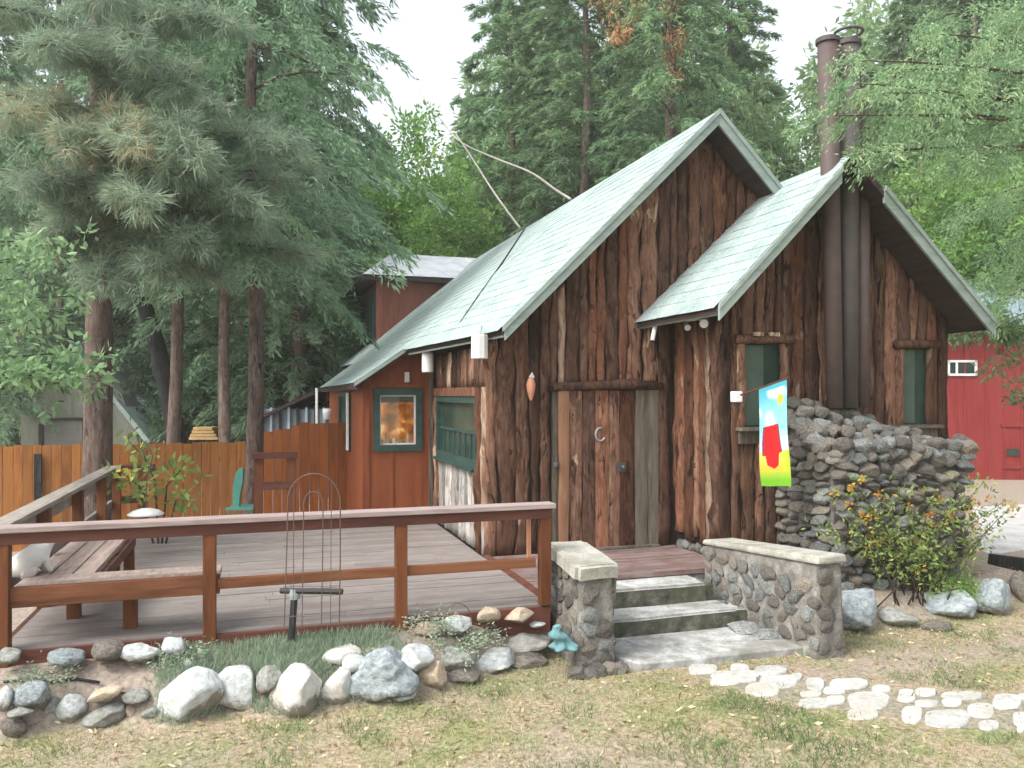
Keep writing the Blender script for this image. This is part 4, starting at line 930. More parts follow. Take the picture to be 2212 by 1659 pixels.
# banner on its pole
ba = onY(1592, 856, 7.15); bb = onY(1706, 815, 6.50)
ban = thing('garden_banner', ba, 'long bright banner with red shape, sun and yellow green foot hanging from a slanted pole', 'banner')
MB().box((ba.x - .05, 7.10, ba.z - .06), (ba.x + .035, 7.2, ba.z + .05)).build('bracket', M['plastic_white'], ban, bevel=.01)
MB().tube([ba, bb], .009, 8).build('pole', M['rail'], ban)
dv = bb - ba; q0 = ba + dv * .43; q1 = ba + dv * .95
nu, nv = 90, 260; H = .985
RED = [(.13, .405), (.66, .392), (.80, .672), (.68, .682), (.64, .80), (.45, .83), (.22, .79), (.19, .70), (.09, .695), (.10, .54)]
GREY = [(.13, .405), (.18, .41), (.15, .68), (.09, .695)]; GREY2 = [(.62, .394), (.67, .392), (.82, .672), (.76, .676)]
def inside(poly, x, y):
    c = False; n = len(poly)
    for i in range(n):
        (x0, y0), (x1, y1) = poly[i], poly[i - 1]
        if (y0 > y) != (y1 > y) and x < (x1 - x0) * (y - y0) / (y1 - y0) + x0: c = not c
    return c
def lerp3(a, b, t): return tuple(x + (y - x) * t for x, y in zip(a, b))
def banner_col(s, t):
    sky0, sky1 = srgb(95, 190, 215), srgb(150, 225, 235)
    if t < .05: c = srgb(85, 185, 205)
    elif t < .45: c = lerp3(sky0, sky1, sstep(.05, .30, t)); c = lerp3(c, srgb(225, 240, 250), .8 * sstep(.1, .45, mnoise.noise((s * 2.5, t * 6, 2))))
    elif t < .66: c = lerp3(srgb(165, 220, 235), srgb(240, 215, 215), sstep(.45, .64, t))
    elif t < .86: c = lerp3(srgb(240, 225, 110), srgb(240, 200, 70), sstep(.66, .84, t)); c = lerp3(c, srgb(170, 220, 40), sstep(.7, 1, s) * .8)
    else: c = lerp3(srgb(180, 205, 65), srgb(120, 190, 45), sstep(.86, .96, t))
    d = math.hypot((s - .74) * .42, (t - .165) * .98)
    if d < .065: c = lerp3(srgb(225, 195, 70), c, sstep(.035, .065, d))
    d = math.hypot((s - .34) / .22, (t - .33) / .11)
    if d < 1: c = lerp3(srgb(240, 247, 252), c, sstep(.1, 1, d))
    if inside(RED, s, t): c = srgb(208, 30, 34) if not (inside(GREY, s, t) or inside(GREY2, s, t)) else srgb(120, 70, 110)
    return c
V = []; cols = []; Fb = []
sag = Vector((-.05, .03, 0))
for j in range(nv + 1):
    for i in range(nu + 1):
        s, t = i / nu, j / nv
        p = q0.lerp(q1, s) * 1.0; bot = q0.lerp(q1, s) + Vector((.03 + .05 * t, 0, 0))
        z = (q0.lerp(q1, s)).z * (1 - t) + t * (q0.z * .75 + q1.z * .25 + .03 * (s)) - H * t
        x = p.x + .035 * t + .012 * math.sin(t * 6 + s * 3) * t; y = p.y + .018 * math.sin(s * 7 + t * 3) * (.3 + t) 
        V.append((x, y, z - .006)); cols.append(banner_col(s, t))
for j in range(nv):
    for i in range(nu): a = j * (nu + 1) + i; Fb.append((a, a + 1, a + nu + 2, a + nu + 1))
t = NT('printed_nylon'); at_ = t.n('ShaderNodeAttribute', attribute_name='print'); bs_ = t.n('ShaderNodeBsdfPrincipled', i_Roughness=.7); tr_ = t.n('ShaderNodeBsdfTranslucent'); mx_ = t.n('ShaderNodeMixShader'); mx_.inputs[0].default_value = .35
for b_, s_ in ((bs_, 'Base Color'), (tr_, 'Color')): t.l(at_.outputs['Color'], b_.inputs[s_])
t.l(bs_.outputs[0], mx_.inputs[1]); t.l(tr_.outputs[0], mx_.inputs[2]); o_ = t.n('ShaderNodeOutputMaterial'); t.l(mx_.outputs[0], o_.inputs[0])
cl_ = np_mesh('cloth', np.array(V), np.array(Fb), t.mat, ban); ca = cl_.data.attributes.new('print', 'FLOAT_COLOR', 'POINT'); ca.data.foreach_set('color', np.array([(*c, 1) for c in cols], np.float32).ravel())
cl_.data.polygons.foreach_set('use_smooth', [True] * len(cl_.data.polygons)); cl_.location = Vector((0, 0, 0)) - Vector(ban.location)
# water standpipe: black post and cross bar
pb = bed_hit(627, 1388); kk = depth(pb); pt = onK(636, 1285, kk)
sp = thing('standpipe', pb, 'black T shaped pipe stand with grey fitting before the deck', 'pipe stand')
MB().tube([pb - Vector((0, 0, .1)), pt], .026, 10).build('post', M['black_metal'], sp)
MB().tube([onK(606, 1276, kk), onK(740, 1278, kk - .05)], .021, 10).build('crossbar', M['black_metal'], sp)
MB().lathe([(0, -.03), (.036, -.03), (.04, 0), (.036, .045), (0, .045)], pt, 12).build('fitting', M['grey_metal'], sp)
MB().tube([pt + Vector((.02, 0, .02)), pt + Vector((.06, -.02, -.05)), pt + Vector((.05, -.03, -.11))], .008, 6).build('valve_lever', M['grey_metal'], sp)
# wire trellis with a round top
pl, pr_ = bed_hit(613, 1348), bed_hit(734, 1345); k0 = 5.66
tre = thing('wire_trellis', (pl + pr_) / 2, 'thin rusty wire trellis with arched top standing before the deck railing', 'trellis')
A = lambda u, v: onK(u, v, k0)
arc = [A(614, 1352), A(619, 1200), A(622, 1085)] + [A(678 - 57 * math.cos(math.pi * i / 14), 1085 - 62 * math.sin(math.pi * i / 14)) for i in range(1, 14)] + [A(735, 1085), A(735, 1200), A(733, 1348)]
MB().tube(arc, .0045, 6).build('outer_hoop', M['rusty_wire'], tre)
arc = [A(652, 1352), A(655, 1200), A(656, 1090)] + [A(677 - 21 * math.cos(math.pi * i / 10), 1090 - 28 * math.sin(math.pi * i / 10)) for i in range(1, 10)] + [A(698, 1090), A(697, 1200), A(694, 1350)]
MB().tube(arc, .004, 6).build('inner_hoop', M['rusty_wire'], tre)
for v_ in (1180, 1268, 1332): MB().tube([A(612, v_), A(736, v_ - 3)], .0028, 5).build('cross_wire', M['rusty_wire'], tre)
for u_ in (635, 716): MB().tube([A(u_ - 2, 1350), A(u_, 1040)], .0028, 5).build('upright_wire', M['rusty_wire'], tre)
# wire hoop by the deck edge
o = MB().tube([bed_hit(960, 1352)] + [onY(990 + 30 * math.cos(a), 1345 - 42 * math.sin(a), 6.09) for a in [math.pi - i * math.pi / 10 for i in range(11)]] + [bed_hit(1035, 1350)], .004, 5).build('wire_hoop', M['rusty_wire'], None, bed_hit(990, 1350)); tag(o, 'low bent wire hoop in the soil at the deck edge', 'wire hoop')
# turquoise cloth
p = onY(1203, 1388, 5.80); p.z = max(gz(p.x, p.y), p.z - .04)
V3, F3 = ICO[4]; W = []
for q in V3:
    q = Vector(q); h_ = (q.z + 1) / 2; a_ = math.atan2(q.y, q.x)
    fold = 1 + .30 * math.sin(a_ * 5 + 3 * mnoise.noise(q * 2)) * (1 - h_) + .35 * mnoise.noise(q * 1.8 + Vector((3, 1, 2))) + .15 * mnoise.noise(q * 5)
    wd = .022 + .066 * (1 - h_) ** .8 + .012 * math.sin(h_ * 14)
    rr_ = math.hypot(q.x, q.y) + .05; W.append((p.x + q.x / rr_ * wd * fold * 1.15 * min(1, rr_ * 1.6) + .07 * (1 - h_) ** 1.4 + .02 * math.sin(h_ * 7), p.y + q.y / rr_ * wd * fold * min(1, rr_ * 1.6), p.z - .03 + .21 * h_ ** .9))
o = np_mesh('cloth_bundle', np.array(W), F3, M['cyan_cloth'], None, None, tuple(p)); o.data.polygons.foreach_set('use_smooth', [True] * len(F3)); tag(o, 'crumpled turquoise cloth bundle between white rock and stone pillar', 'cloth')
o = MB().tube([ground_hit(u, v) + Vector((0, 0, .012)) for u, v in ((8, 1476), (60, 1472), (110, 1477), (165, 1470), (215, 1478))], .009, 6).build('garden_hose', M['cable_black'], None, ground_hit(110, 1477), smooth=True); tag(o, 'dark thin hose lying on the bare soil at the left', 'hose')
p = onY(706, 893, 12.0); t = thing('hanging_pot', p, 'white hanging pot at the corner of the red lean-to by the tall fence', 'pot')
MB().lathe([(0, -.09), (.045, -.085), (.06, .02), (.064, .07), (.055, .07), (.045, -.06), (0, -.06)], p, 14).build('pot', M['plastic_white'], t, smooth=True); MB().tube([p + Vector((0, 0, .07)), p + Vector((0, 0, .30))], .004, 5).build('wire', M['rusty_wire'], t)
# hanging bird feeder
kf = 8.6; fd = thing('bird_feeder', onK(312, 1150, kf), 'white dome bird feeder with scalloped tray above the deck', 'bird feeder')
c_ = onK(315, 1103, kf)
MB().lathe([(0, .03), (.06, .022), (.13, .0), (.185, -.035), (.18, -.045), (.12, -.02), (0, .0)], c_, 24).build('dome', M['plastic_white'], fd, smooth=True)
MB().tube([onK(317, 1040, kf), c_ + Vector((0, 0, .02)), onK(314, 1150, kf)], .006, 6).build('rod', M['rusty_wire'], fd)
m = MB(); c2 = onK(313, 1148, kf); n = 40; vs = []
for i in range(n):
    a = 2 * math.pi * i / n; d_ = .018 + .03 * abs(math.sin(a * 3)); vs += [(c2.x + .165 * math.cos(a), c2.y + .165 * math.sin(a), c2.z + .012), (c2.x + .155 * math.cos(a), c2.y + .155 * math.sin(a), c2.z - .045 + d_)]
vs += [(c2.x, c2.y, c2.z + .004)]
m.add(vs, [(2 * i, 2 * ((i + 1) % n), 2 * ((i + 1) % n) + 1, 2 * i + 1) for i in range(n)] + [(2 * i, 2 * ((i + 1) % n), 2 * n) for i in range(n)]).build('tray', M['plastic_white'], fd)
MB().tube([onK(317, 1040, kf), onK(330, 985, kf), onK(318, 960, kf), onK(308, 975, kf)], .007, 6).build('hook', M['rusty_wire'], fd)
# teal plastic chair by the fence
kc = 12.6; cp_ = onK(514, 1090, kc); gzc = gz(cp_.x, cp_.y)
ch = thing('patio_chair', (cp_.x, cp_.y, gzc), 'teal plastic patio chair seen edge on by the thin trunk', 'chair')
m = MB(); out = []
for i in range(9): s = i / 8; out.append((s, .10 + .05 * math.sin(s * 3)))
bp = [onK(502, 1098, kc), onK(503, 1050, kc), onK(509, 1022, kc), onK(518, 1010, kc), onK(525, 1012, kc), onK(524, 1040, kc), onK(518, 1070, kc), onK(516, 1098, kc)]
m.prism(bp, _F * .035 + _R * .01).build('backrest', M['teal_plastic'], ch)
s0 = onK(497, 1098, kc); MB().hexa([s0 + _F * a + _R * b for a, b in ((-.2, 0), (-.2, .42), (.25, .42), (.25, 0))], [s0 + Vector((0, 0, .03)) + _F * a + _R * b for a, b in ((-.2, 0), (-.2, .42), (.25, .42), (.25, 0))]).build('seat', M['teal_plastic'], ch)
for a, b in ((-.18, .03), (-.18, .39), (.22, .03), (.22, .39)):
    q = s0 + _F * a + _R * b; MB().beam(q, (q.x, q.y, gz(q.x, q.y) - .02), .03, .03).build('leg', M['teal_plastic'], ch)
# white cat curled on the bench corner
def cat():
    base = onZ(68, 1240, .83); t = thing('cat', (base.x, base.y, .83), 'white cat sitting hunched on the bench corner', 'cat')
    f = _R * .55 + _F * .8; f.normalize(); s = Vector((-f.y, f.x, 0))
    J = lambda a, b, c: base + f * a + s * b + Vector((0, 0, c))
    V = [(J(-.08, 0, .085), .092), (J(-.14, 0, .06), .07), (J(.0, 0, .12), .088), (J(.07, 0, .165), .07), (J(.115, 0, .215), .045), (J(.15, 0, .255), .052), (J(.195, 0, .245), .032),
         (J(.075, .045, .09), .034), (J(.10, .045, .02), .024), (J(.13, .045, .012), .022), (J(.075, -.045, .09), .034), (J(.10, -.045, .02), .024), (J(.13, -.045, .012), .022),
         (J(-.06, .075, .05), .052), (J(.0, .09, .022), .028), (J(-.06, -.075, .05), .052), (J(.0, -.09, .022), .028),
         (J(-.20, .03, .03), .028), (J(-.19, .12, .022), .024), (J(-.09, .16, .02), .022), (J(.0, .15, .018), .018)]
    Ed = [(0, 1), (0, 2), (2, 3), (3, 4), (4, 5), (5, 6), (3, 7), (7, 8), (8, 9), (3, 10), (10, 11), (11, 12), (0, 13), (13, 14), (0, 15), (15, 16), (1, 17), (17, 18), (18, 19), (19, 20)]
    me = bpy.data.meshes.new('body'); me.from_pydata([tuple(p - base) for p, _ in V], Ed, []); me.materials.append(M['white_fur'])
    o = link('body', me, t, base); sk = o.modifiers.new('skin', 'SKIN'); sk.use_smooth_shade = True
    me.skin_vertices[0].data[0].use_root = True
    for i, (_, r_) in enumerate(V): me.skin_vertices[0].data[i].radius = (r_, r_)
    sb = o.modifiers.new('sub', 'SUBSURF'); sb.levels = 2; sb.render_levels = 2
    for sg in (-1, 1):
        a, b, c, d = J(.125, sg * .048, .285), J(.165, sg * .042, .29), J(.14, sg * .012, .30), J(.142, sg * .042, .345)
        MB().add([a, b, c, d], [(0, 1, 2), (0, 1, 3), (1, 2, 3), (2, 0, 3)]).build('ear', M['white_fur'], t)
        MB().lathe([(0, -.007), (.007, 0), (0, .007)], J(.192, sg * .022, .265), 8).build('eye', M['black_metal'], t)
    MB().lathe([(0, -.006), (.008, 0), (0, .006)], J(.226, 0, .248), 8).build('nose', M['pink'], t)
cat()
# small pale object on the bench-side railing
# cables
def cable(pts, r, mat, label):
    P = [Vector(p) for p in pts]; out = []
    for i in range(len(P) - 1):
        p0, p1, p2, p3 = P[max(i - 1, 0)], P[i], P[i + 1], P[min(i + 2, len(P) - 1)]
        for j in range(8):
            t = j / 8; out.append(.5 * ((2 * p1) + (p2 - p0) * t + (2 * p0 - 5 * p1 + 4 * p2 - p3) * t * t + (3 * p1 - p0 - 3 * p2 + p3) * t ** 3))
    out.append(P[-1]); o = MB().tube(out, r, 6).build('cable', M[mat], None, P[0], smooth=True); tag(o, label, 'cable')
cable([onK(905, 195, 30), onK(965, 275, 26), onK(1000, 310, 23), onK(1070, 342, 20), onK(1145, 372, 18), onK(1200, 410, 16), onK(1232, 430, 14.2)], .026, 'cable', 'thick pale cable sagging from the gap in the trees to the ridge')
cable([onK(985, 290, 24), onK(1020, 342, 21), onK(1060, 405, 19), onK(1095, 455, 17), onK(1123, 492, 15.9)], .024, 'cable', 'second pale cable dropping steeply to the roof')
cable([onK(1150, 468, 13), onK(1090, 560, 11.5), onK(1030, 645, 10.2), onK(985, 712, 9.6), onK(965, 745, 9.9), onK(935, 758, 10.6)], .014, 'cable_black', 'thin black service cable running down over the main roof')

# ------------------------------------------------------------------ fence, sheds, red barn
def fence(name, p0, p1, z0, z1, label, mat, w=.14, var=.02):
    p0 = Vector((*p0, 0)); p1 = Vector((*p1, 0)); L = (p1 - p0).length; d = (p1 - p0) / L; n = Vector((-d.y, d.x, 0))
    t = thing(name, (p0 + p1) / 2 + Vector((0, 0, z0(.5))), label, 'fence'); i = 0; s = 0
    while s < L - .02:
        ww = w * rng.uniform(.93, 1.05); a = p0 + d * s; b = p0 + d * min(L, s + ww - .008); f_ = s / L; zt = z1(f_) + rng.uniform(-var, var); zb = z0(f_); o_ = n * rng.uniform(-.004, .004)
        lo = [a + o_, b + o_, b + o_ + n * .02, a + o_ + n * .02]
        MB().hexa([q + Vector((0, 0, zb)) for q in lo], [q + Vector((0, 0, zt)) for q in lo]).build('picket', M[mat], t); s += ww
    for zz in (.25, .85):
        MB().beam(p0 + n * .045 + Vector((0, 0, z0(0) + (z1(0) - z0(0)) * zz)), p1 + n * .045 + Vector((0, 0, z0(1) + (z1(1) - z0(1)) * zz)), .04, .09).build('fence_rail', M[mat], t)
    return t
f1 = onY(-60, 965, 14.4); f2 = onY(560, 955, 14.2)
fence('picket_fence', (f1.x, f1.y), (f2.x, f2.y), lambda f: -.5, lambda f: f1.z + (f2.z - f1.z) * f, 'long orange stained picket fence behind the trees at the left', 'fence')
q = onY(83, 1010, 14.34); MB().box((q.x - .05, 14.28, -.5), (q.x + .05, 14.33, 1.2)).build('fence_post', M['trunk_dark'], [o for o in bpy.data.objects if o.name == 'picket_fence'][0])
f3 = onY(570, 935, 12.9); f4 = onY(735, 912, 12.9)
fence('tall_fence', (f3.x, 12.9), (f4.x + .1, 12.9), lambda f: -.3, lambda f: f3.z + (f4.z - f3.z) * min(1, f * 2.2), 'taller red brown board fence joining the red lean-to', 'fence_dark')
def at_k(u, k, z=None):
    p = _C + _F * k + _R * ((u - CX) / F_PX * k); return Vector((p.x, p.y, gz(p.x, p.y) if z is None else z))
# grey garage shed
a, b = onK(45, 900, 22), onK(300, 900, 22); zt = onK(0, 862, 22).z; n_ = _F
t = thing('garage_shed', at_k(170, 22), 'grey green shed with a wide garage door behind the fence', 'shed')
def wallseg(p, q, z0, z1, mat, name, parent, th=.12, off=0.0):
    p = Vector((p.x, p.y, 0)) - _F * off; q = Vector((q.x, q.y, 0)) - _F * off
    return MB().hexa([p + Vector((0, 0, z0)), q + Vector((0, 0, z0)), q + _F * th + Vector((0, 0, z0)), p + _F * th + Vector((0, 0, z0))], [p + Vector((0, 0, z1)), q + Vector((0, 0, z1)), q + _F * th + Vector((0, 0, z1)), p + _F * th + Vector((0, 0, z1))]).build(name, M[mat], parent)
gp = [Vector((a.x, a.y, -.8)), Vector((b.x, b.y, -.8)), Vector((b.x, b.y, onK(300, 958, 22).z)), onK(262, 850, 22), onK(150, 760, 22), Vector((a.x, a.y, zt))]
MB().prism(gp, _F * 5).build('shed_wall', M['shed'], t)
MB().prism([onK(25, 880, 21.8), onK(150, 748, 21.8), onK(150, 738, 21.8), onK(20, 866, 21.8)], _F * 5.6).build('roof', M['soffit'], t)
MB().prism([onK(150, 748, 21.8), onK(318, 962, 21.8), onK(324, 952, 21.8), onK(150, 738, 21.8)], _F * 5.6).build('roof', M['shingle'], t)
wallseg(onK(88, 905, 22), onK(180, 905, 22), -.7, onK(0, 908, 22).z, 'door_grey', 'garage_door', t, .05, .06)
wallseg(onK(88, 905, 22), onK(97, 905, 22), -.7, onK(0, 905, 22).z, 'soffit', 'door_frame', t, .05, .11); wallseg(onK(88, 905, 22), onK(200, 905, 22), onK(0, 908, 22).z, onK(0, 902, 22).z, 'soffit', 'door_frame', t, .05, .11)
t = thing('white_shed', at_k(328, 23), 'small white framed sunroom beside the grey shed', 'shed')
wallseg(onK(306, 930, 23), onK(346, 930, 23), -.5, onK(0, 900, 23).z, 'plastic_white', 'shed_wall', t, 2.0); wallseg(onK(312, 930, 23), onK(340, 930, 23), onK(0, 950, 23).z, onK(0, 908, 23).z, 'steel_roof', 'window', t, .05, .05)
MB().prism([onK(300, 902, 22.8), onK(352, 902, 22.8), onK(352, 893, 22.8), onK(290, 850, 22.8)], _F * 2.4).build('roof', M['steel_roof'], t)
# sheet roofed lean-to behind the tall fence
t = thing('sheet_shelter', at_k(660, 17), 'blue grey sheet metal shelter with dark sloping roof behind the tall fence', 'shelter')
wallseg(onK(560, 900, 17), onK(722, 900, 17), -.3, onK(0, 884, 17).z, 'tarp', 'panel', t, 3)
for i in range(8): u = 566 + i * 19; wallseg(onK(u, 900, 17), onK(u + 5, 900, 17), .2, onK(0, 880, 17).z, 'steel_roof' if i % 2 else 'soffit', 'post', t, .04, .07)
MB().prism([onK(548, 905, 16.8), onK(735, 818, 16.8), onK(735, 826, 16.8), onK(548, 912, 16.8)], _F * 3.4).build('roof', M['soffit'], t)
t = thing('lumber_stack', at_k(430, 19), 'small stack of yellow boards beyond the fence between two trunks', 'lumber')
for i in range(4): wallseg(onK(408 + i * 3, 930, 19), onK(470 - i * 4, 930, 19), onK(0, 950 - i * 7, 19).z, onK(0, 944 - i * 7, 19).z, 'timber', 'board', t, .5)
for i in (0, 1): wallseg(onK(415 + i * 40, 930, 19.1), onK(421 + i * 40, 930, 19.1), -.5, onK(0, 952, 19).z, 'soffit', 'trestle', t, .4)
wallseg(onK(681, 900, 16.6), onK(686, 900, 16.6), -.3, onK(0, 838, 16.6).z, 'plastic_white', 'support_post', t, .06)
# red barn at the right
kb = 20.0
t = thing('red_barn', at_k(2140, kb), 'bright red board sided building right of the cabin', 'barn')
zt = onK(0, 700, kb).z
wallseg(onK(1960, 900, kb), onK(2330, 900, kb), -.2, zt, 'barn_red', 'wall', t, 6)
for u in (2082, 2128, 2166, 2205, 2250): wallseg(onK(u, 900, kb), onK(u + 3, 900, kb), .05, zt - .05, 'barn_red', 'batten', t, .03, .025)
wallseg(onK(2160, 900, kb), onK(2280, 900, kb), onK(0, 922, kb).z, onK(0, 915, kb).z, 'barn_red', 'belt_board', t, .04, .035)
wallseg(onK(2165, 900, kb), onK(2285, 900, kb), onK(0, 1012, kb).z, onK(0, 1006, kb).z, 'barn_red', 'belt_board', t, .04, .035)
wn_ = wallseg(onK(2050, 795, kb), onK(2104, 795, kb), onK(0, 808, kb).z, onK(0, 782, kb).z, 'glass', 'window', t, .03, .02)
for (u0, u1, v0, v1) in ((2045, 2109, 812, 807), (2045, 2109, 783, 778), (2045, 2050, 812, 778), (2104, 2109, 812, 778), (2063, 2067, 808, 782)):
    wallseg(onK(u0, 795, kb), onK(u1, 795, kb), onK(0, v0, kb).z, onK(0, v1, kb).z, 'plastic_white', 'window_frame', wn_, .05, .05)
wallseg(onK(2175, 900, kb), onK(2200, 900, kb), onK(0, 984, kb).z, onK(0, 970, kb).z, 'glass', 'vent', t, .03, .03)
rl = [onK(1940, 702, kb - .5), onK(2345, 702, kb - .5)]; rh = [onK(1940, 600, kb + 3.4), onK(2345, 600, kb + 3.4)]
MB().hexa([rl[0], rl[1], rh[1], rh[0]], [x + Vector((0, 0, .08)) for x in (rl[0], rl[1], rh[1], rh[0])]).build('roof', M['steel_roof'], t)
for i in range(12):
    f_ = i / 11; MB().beam(rl[0].lerp(rl[1], f_) + Vector((0, 0, .10)), rh[0].lerp(rh[1], f_) + Vector((0, 0, .10)), .05, .05).build('roof_seam', M['tarp'], t)
# dark timber lying at the right
a, b = ground_hit(2145, 1222), ground_hit(2290, 1240)
o = MB().beam(a + Vector((0, 0, .05)), b + Vector((0, 0, .05)), .16, .16).build('timber_edging', M['trunk_dark'], None, a); tag(o, 'dark landscape timber at the right edge before the pale drive', 'timber')

# ------------------------------------------------------------------ vegetation
def unit(a): return a / np.maximum(np.linalg.norm(a, axis=-1, keepdims=True), 1e-9)
def leaf_quads(P, D, L, W, rg, tint):
    n = len(P); D = unit(D); S = unit(np.cross(D, rg.normal(size=(n, 3)))); L = np.broadcast_to(L, (n,))[:, None]; W = np.broadcast_to(W, (n,))[:, None]
    V = np.stack([P, P + D * L * .45 + S * W * .5, P + D * L, P + D * L * .45 - S * W * .5], 1).reshape(-1, 3)
    return V, np.arange(4 * n).reshape(-1, 4), np.repeat(tint, 4)
def rotz(v, a):
    c, s = np.cos(a), np.sin(a); return np.stack([v[..., 0] * c - v[..., 1] * s, v[..., 0] * s + v[..., 1] * c, v[..., 2]], -1)
def branch_leaves(starts, dirs, lens, droop, rg, twigs, leaves, L, W, sag=.35, lift=.25, tw=(.22, .45), spread=(.5, 1.3), t0=.15, base_t=0.0):
    """feathery sprays along branches. starts (b,3), dirs (b,3) horizontal-ish, lens (b,)"""
    b = len(starts); s = t0 + (1 - t0) * rg.random((b, twigs)) ** .75
    Ln = lens[:, None]
    P = starts[:, None] + dirs[:, None] * (Ln * s)[..., None]; P[..., 2] += Ln * (lift * s - droop[:, None] * s * s)
    side = np.where(rg.random((b, twigs)) < .5, -1, 1); ang = side * rg.uniform(*spread, (b, twigs)) * (1.08 - s)
    td = rotz(np.broadcast_to(dirs[:, None], P.shape), ang); td[..., 2] += lift - 2 * droop[:, None] * s + rg.normal(0, .22, (b, twigs)); td = unit(td)
    tl = rg.uniform(*tw, (b, twigs)) * Ln * (1.2 - s) + .16
    q = rg.random((b, twigs, leaves)); X = P[:, :, None] + td[:, :, None] * (tl[..., None] * q)[..., None]; X[..., 2] -= sag * tl[..., None] * q * q
    X += rg.normal(0, .03, X.shape)
    la = np.where(rg.random(q.shape) < .5, -1, 1) * rg.uniform(.2, .9, q.shape); ld = rotz(np.broadcast_to(td[:, :, None], X.shape), la); ld = ld + rg.normal(0, .28, ld.shape); ld[..., 2] -= .28
    tint = np.clip(.42 + base_t + rg.normal(0, .12, (b, 1, 1)) + rg.normal(0, .10, (b, twigs, 1)) + rg.normal(0, .10, q.shape) + .12 * (q - .5), 0, 1)
    n = q.size
    return leaf_quads(X.reshape(-1, 3), ld.reshape(-1, 3), L * rg.uniform(.6, 1.25, n), W * rg.uniform(.7, 1.3, n), rg, tint.reshape(-1))
def cat_mesh(parts):
    Vs, Fs, Ts = [], [], []; o = 0
    for V, F_, T in parts: Vs.append(V); Fs.append(F_ + o); Ts.append(T); o += len(V)
    return np.concatenate(Vs), np.concatenate(Fs), np.concatenate(Ts)
def conifer(h, z0, r, nb, twigs, leaves, L, W, seed, mat, trunk_r=.2, droop=(.25, .6), taper=.8, label='', group=None, limbs=16, name='conifer', lean=(0, 0), shape=1.0, cat_='tree', base_t=0.0, bark='trunk'):
    rg = np.random.default_rng(seed); i = np.arange(nb); t = (i + rg.random(nb)) / nb
    z = z0 + (h - z0) * t ** .92; Rr = r * (1 - t) ** taper * rg.uniform(.62, 1.18, nb) * np.where(t < .12, .8, 1) + .22
    az = i * 2.39996 + rg.uniform(-.4, .4, nb); d = np.stack([np.cos(az), np.sin(az), np.zeros(nb)], -1)
    st = np.stack([lean[0] * z / h, lean[1] * z / h, z], -1); dr = rg.uniform(*droop, nb)
    V, F_, T = branch_leaves(st, d, Rr, dr, rg, twigs, leaves, L, W, base_t=base_t)
    root = thing(name, (0, 0, 0), label, cat_, group)
    np_mesh('crown', V, F_, M[mat], root, T)
    m = MB(); pts = []; rs = []
    for j in range(12):
        f_ = j / 11; pts.append((lean[0] * f_ + .05 * math.sin(j * 1.3 + seed), lean[1] * f_ + .05 * math.cos(j * 1.7 + seed), -.6 + (h + .4) * f_)); rs.append(trunk_r * (1 - .93 * f_) * (1.25 if j == 0 else 1))
    m.tube(pts, rs, 12)
    for j in rg.choice(nb, limbs, replace=False):
        P = [Vector(st[j]) + Vector(d[j]) * Rr[j] * s + Vector((0, 0, Rr[j] * (.25 * s - dr[j] * s * s))) for s in (0, .25, .5, .75, .95)]
        m.tube(P, [.035, .03, .022, .015, .006], 5)
    m.build('trunk', M[bark], root, smooth=True)
    return root
def dup(root, loc, rz, sc, label, group=None):
    r = root.copy(); COL.objects.link(r); r.location = loc; r.rotation_euler = (0, 0, rz); r.scale = sc; r['label'] = label
    if group: r['group'] = group
    for c in list(root.children): k = c.copy(); COL.objects.link(k); k.parent = r
    return r
def clumps(centers, radii, per, L, W, rg, flat=.8, tintc=None, base_t=0.0, up=.15):
    n = len(centers); D = unit(rg.normal(size=(n, per, 3))); rr = rg.random((n, per, 1)) ** .5
    X = centers[:, None] + D * rr * np.asarray(radii).reshape(-1, 1, 1) * np.array([1, 1, flat]); ld = D + rg.normal(0, .6, D.shape); ld[..., 2] += up
    tint = np.clip(.42 + base_t + rg.normal(0, .14, (n, 1)) + rg.normal(0, .13, (n, per)), 0, 1); k = n * per
    return leaf_quads(X.reshape(-1, 3), ld.reshape(-1, 3), L * rg.uniform(.6, 1.3, k), W * rg.uniform(.7, 1.3, k), rg, tint.reshape(-1))
def leafy(h, r, n, per, L, W, seed, mat, label, group=None, name='leafy_tree', z0=.3, trunk_r=.1, cr=.5, cat_='tree', base_t=0.0, bark='trunk', stems=6):
    rg = np.random.default_rng(seed); D = unit(rg.normal(size=(n, 3))); D[:, 2] = np.abs(D[:, 2]) * np.where(rg.random(n) < .75, 1, -1); rad = rg.random(n) ** .4
    hh = (h - z0) / 2; c = D * rad[:, None] * np.array([r, r, hh]) + np.array([0, 0, z0 + hh]); c += rg.normal(0, .12 * r, c.shape)
    V, F_, T = clumps(c, cr * rg.uniform(.6, 1.3, n), per, L, W, rg, base_t=base_t)
    root = thing(name, (0, 0, 0), label, cat_, group); np_mesh('crown', V, F_, M[mat], root, T)
    m = MB(); m.tube([(0, 0, -.4), (.03, 0, h * .3), (0, .05, h * .75)], [trunk_r, trunk_r * .8, trunk_r * .25], 8)
    for j in range(stems):
        q = Vector(c[j * 3 % n]); m.tube([Vector((0, 0, h * .15 + .3 * h * j / max(1, stems))), q * .5 + Vector((0, 0, h * .15)), q], [trunk_r * .4, trunk_r * .25, trunk_r * .08], 5)
    m.build('trunk', M[bark], root, smooth=True); return root
def place(o, u, k, rz=0.0, sc=1.0, dz=0.0):
    p = at_k(u, k); o.location = (p.x, p.y, p.z + dz); o.rotation_euler = (0, 0, rz); o.scale = (sc, sc, sc) if isinstance(sc, (int, float)) else sc; return o

GL = 'tall conifers standing behind the fence at the left'
GM = 'tall conifers rising beyond the cabin'
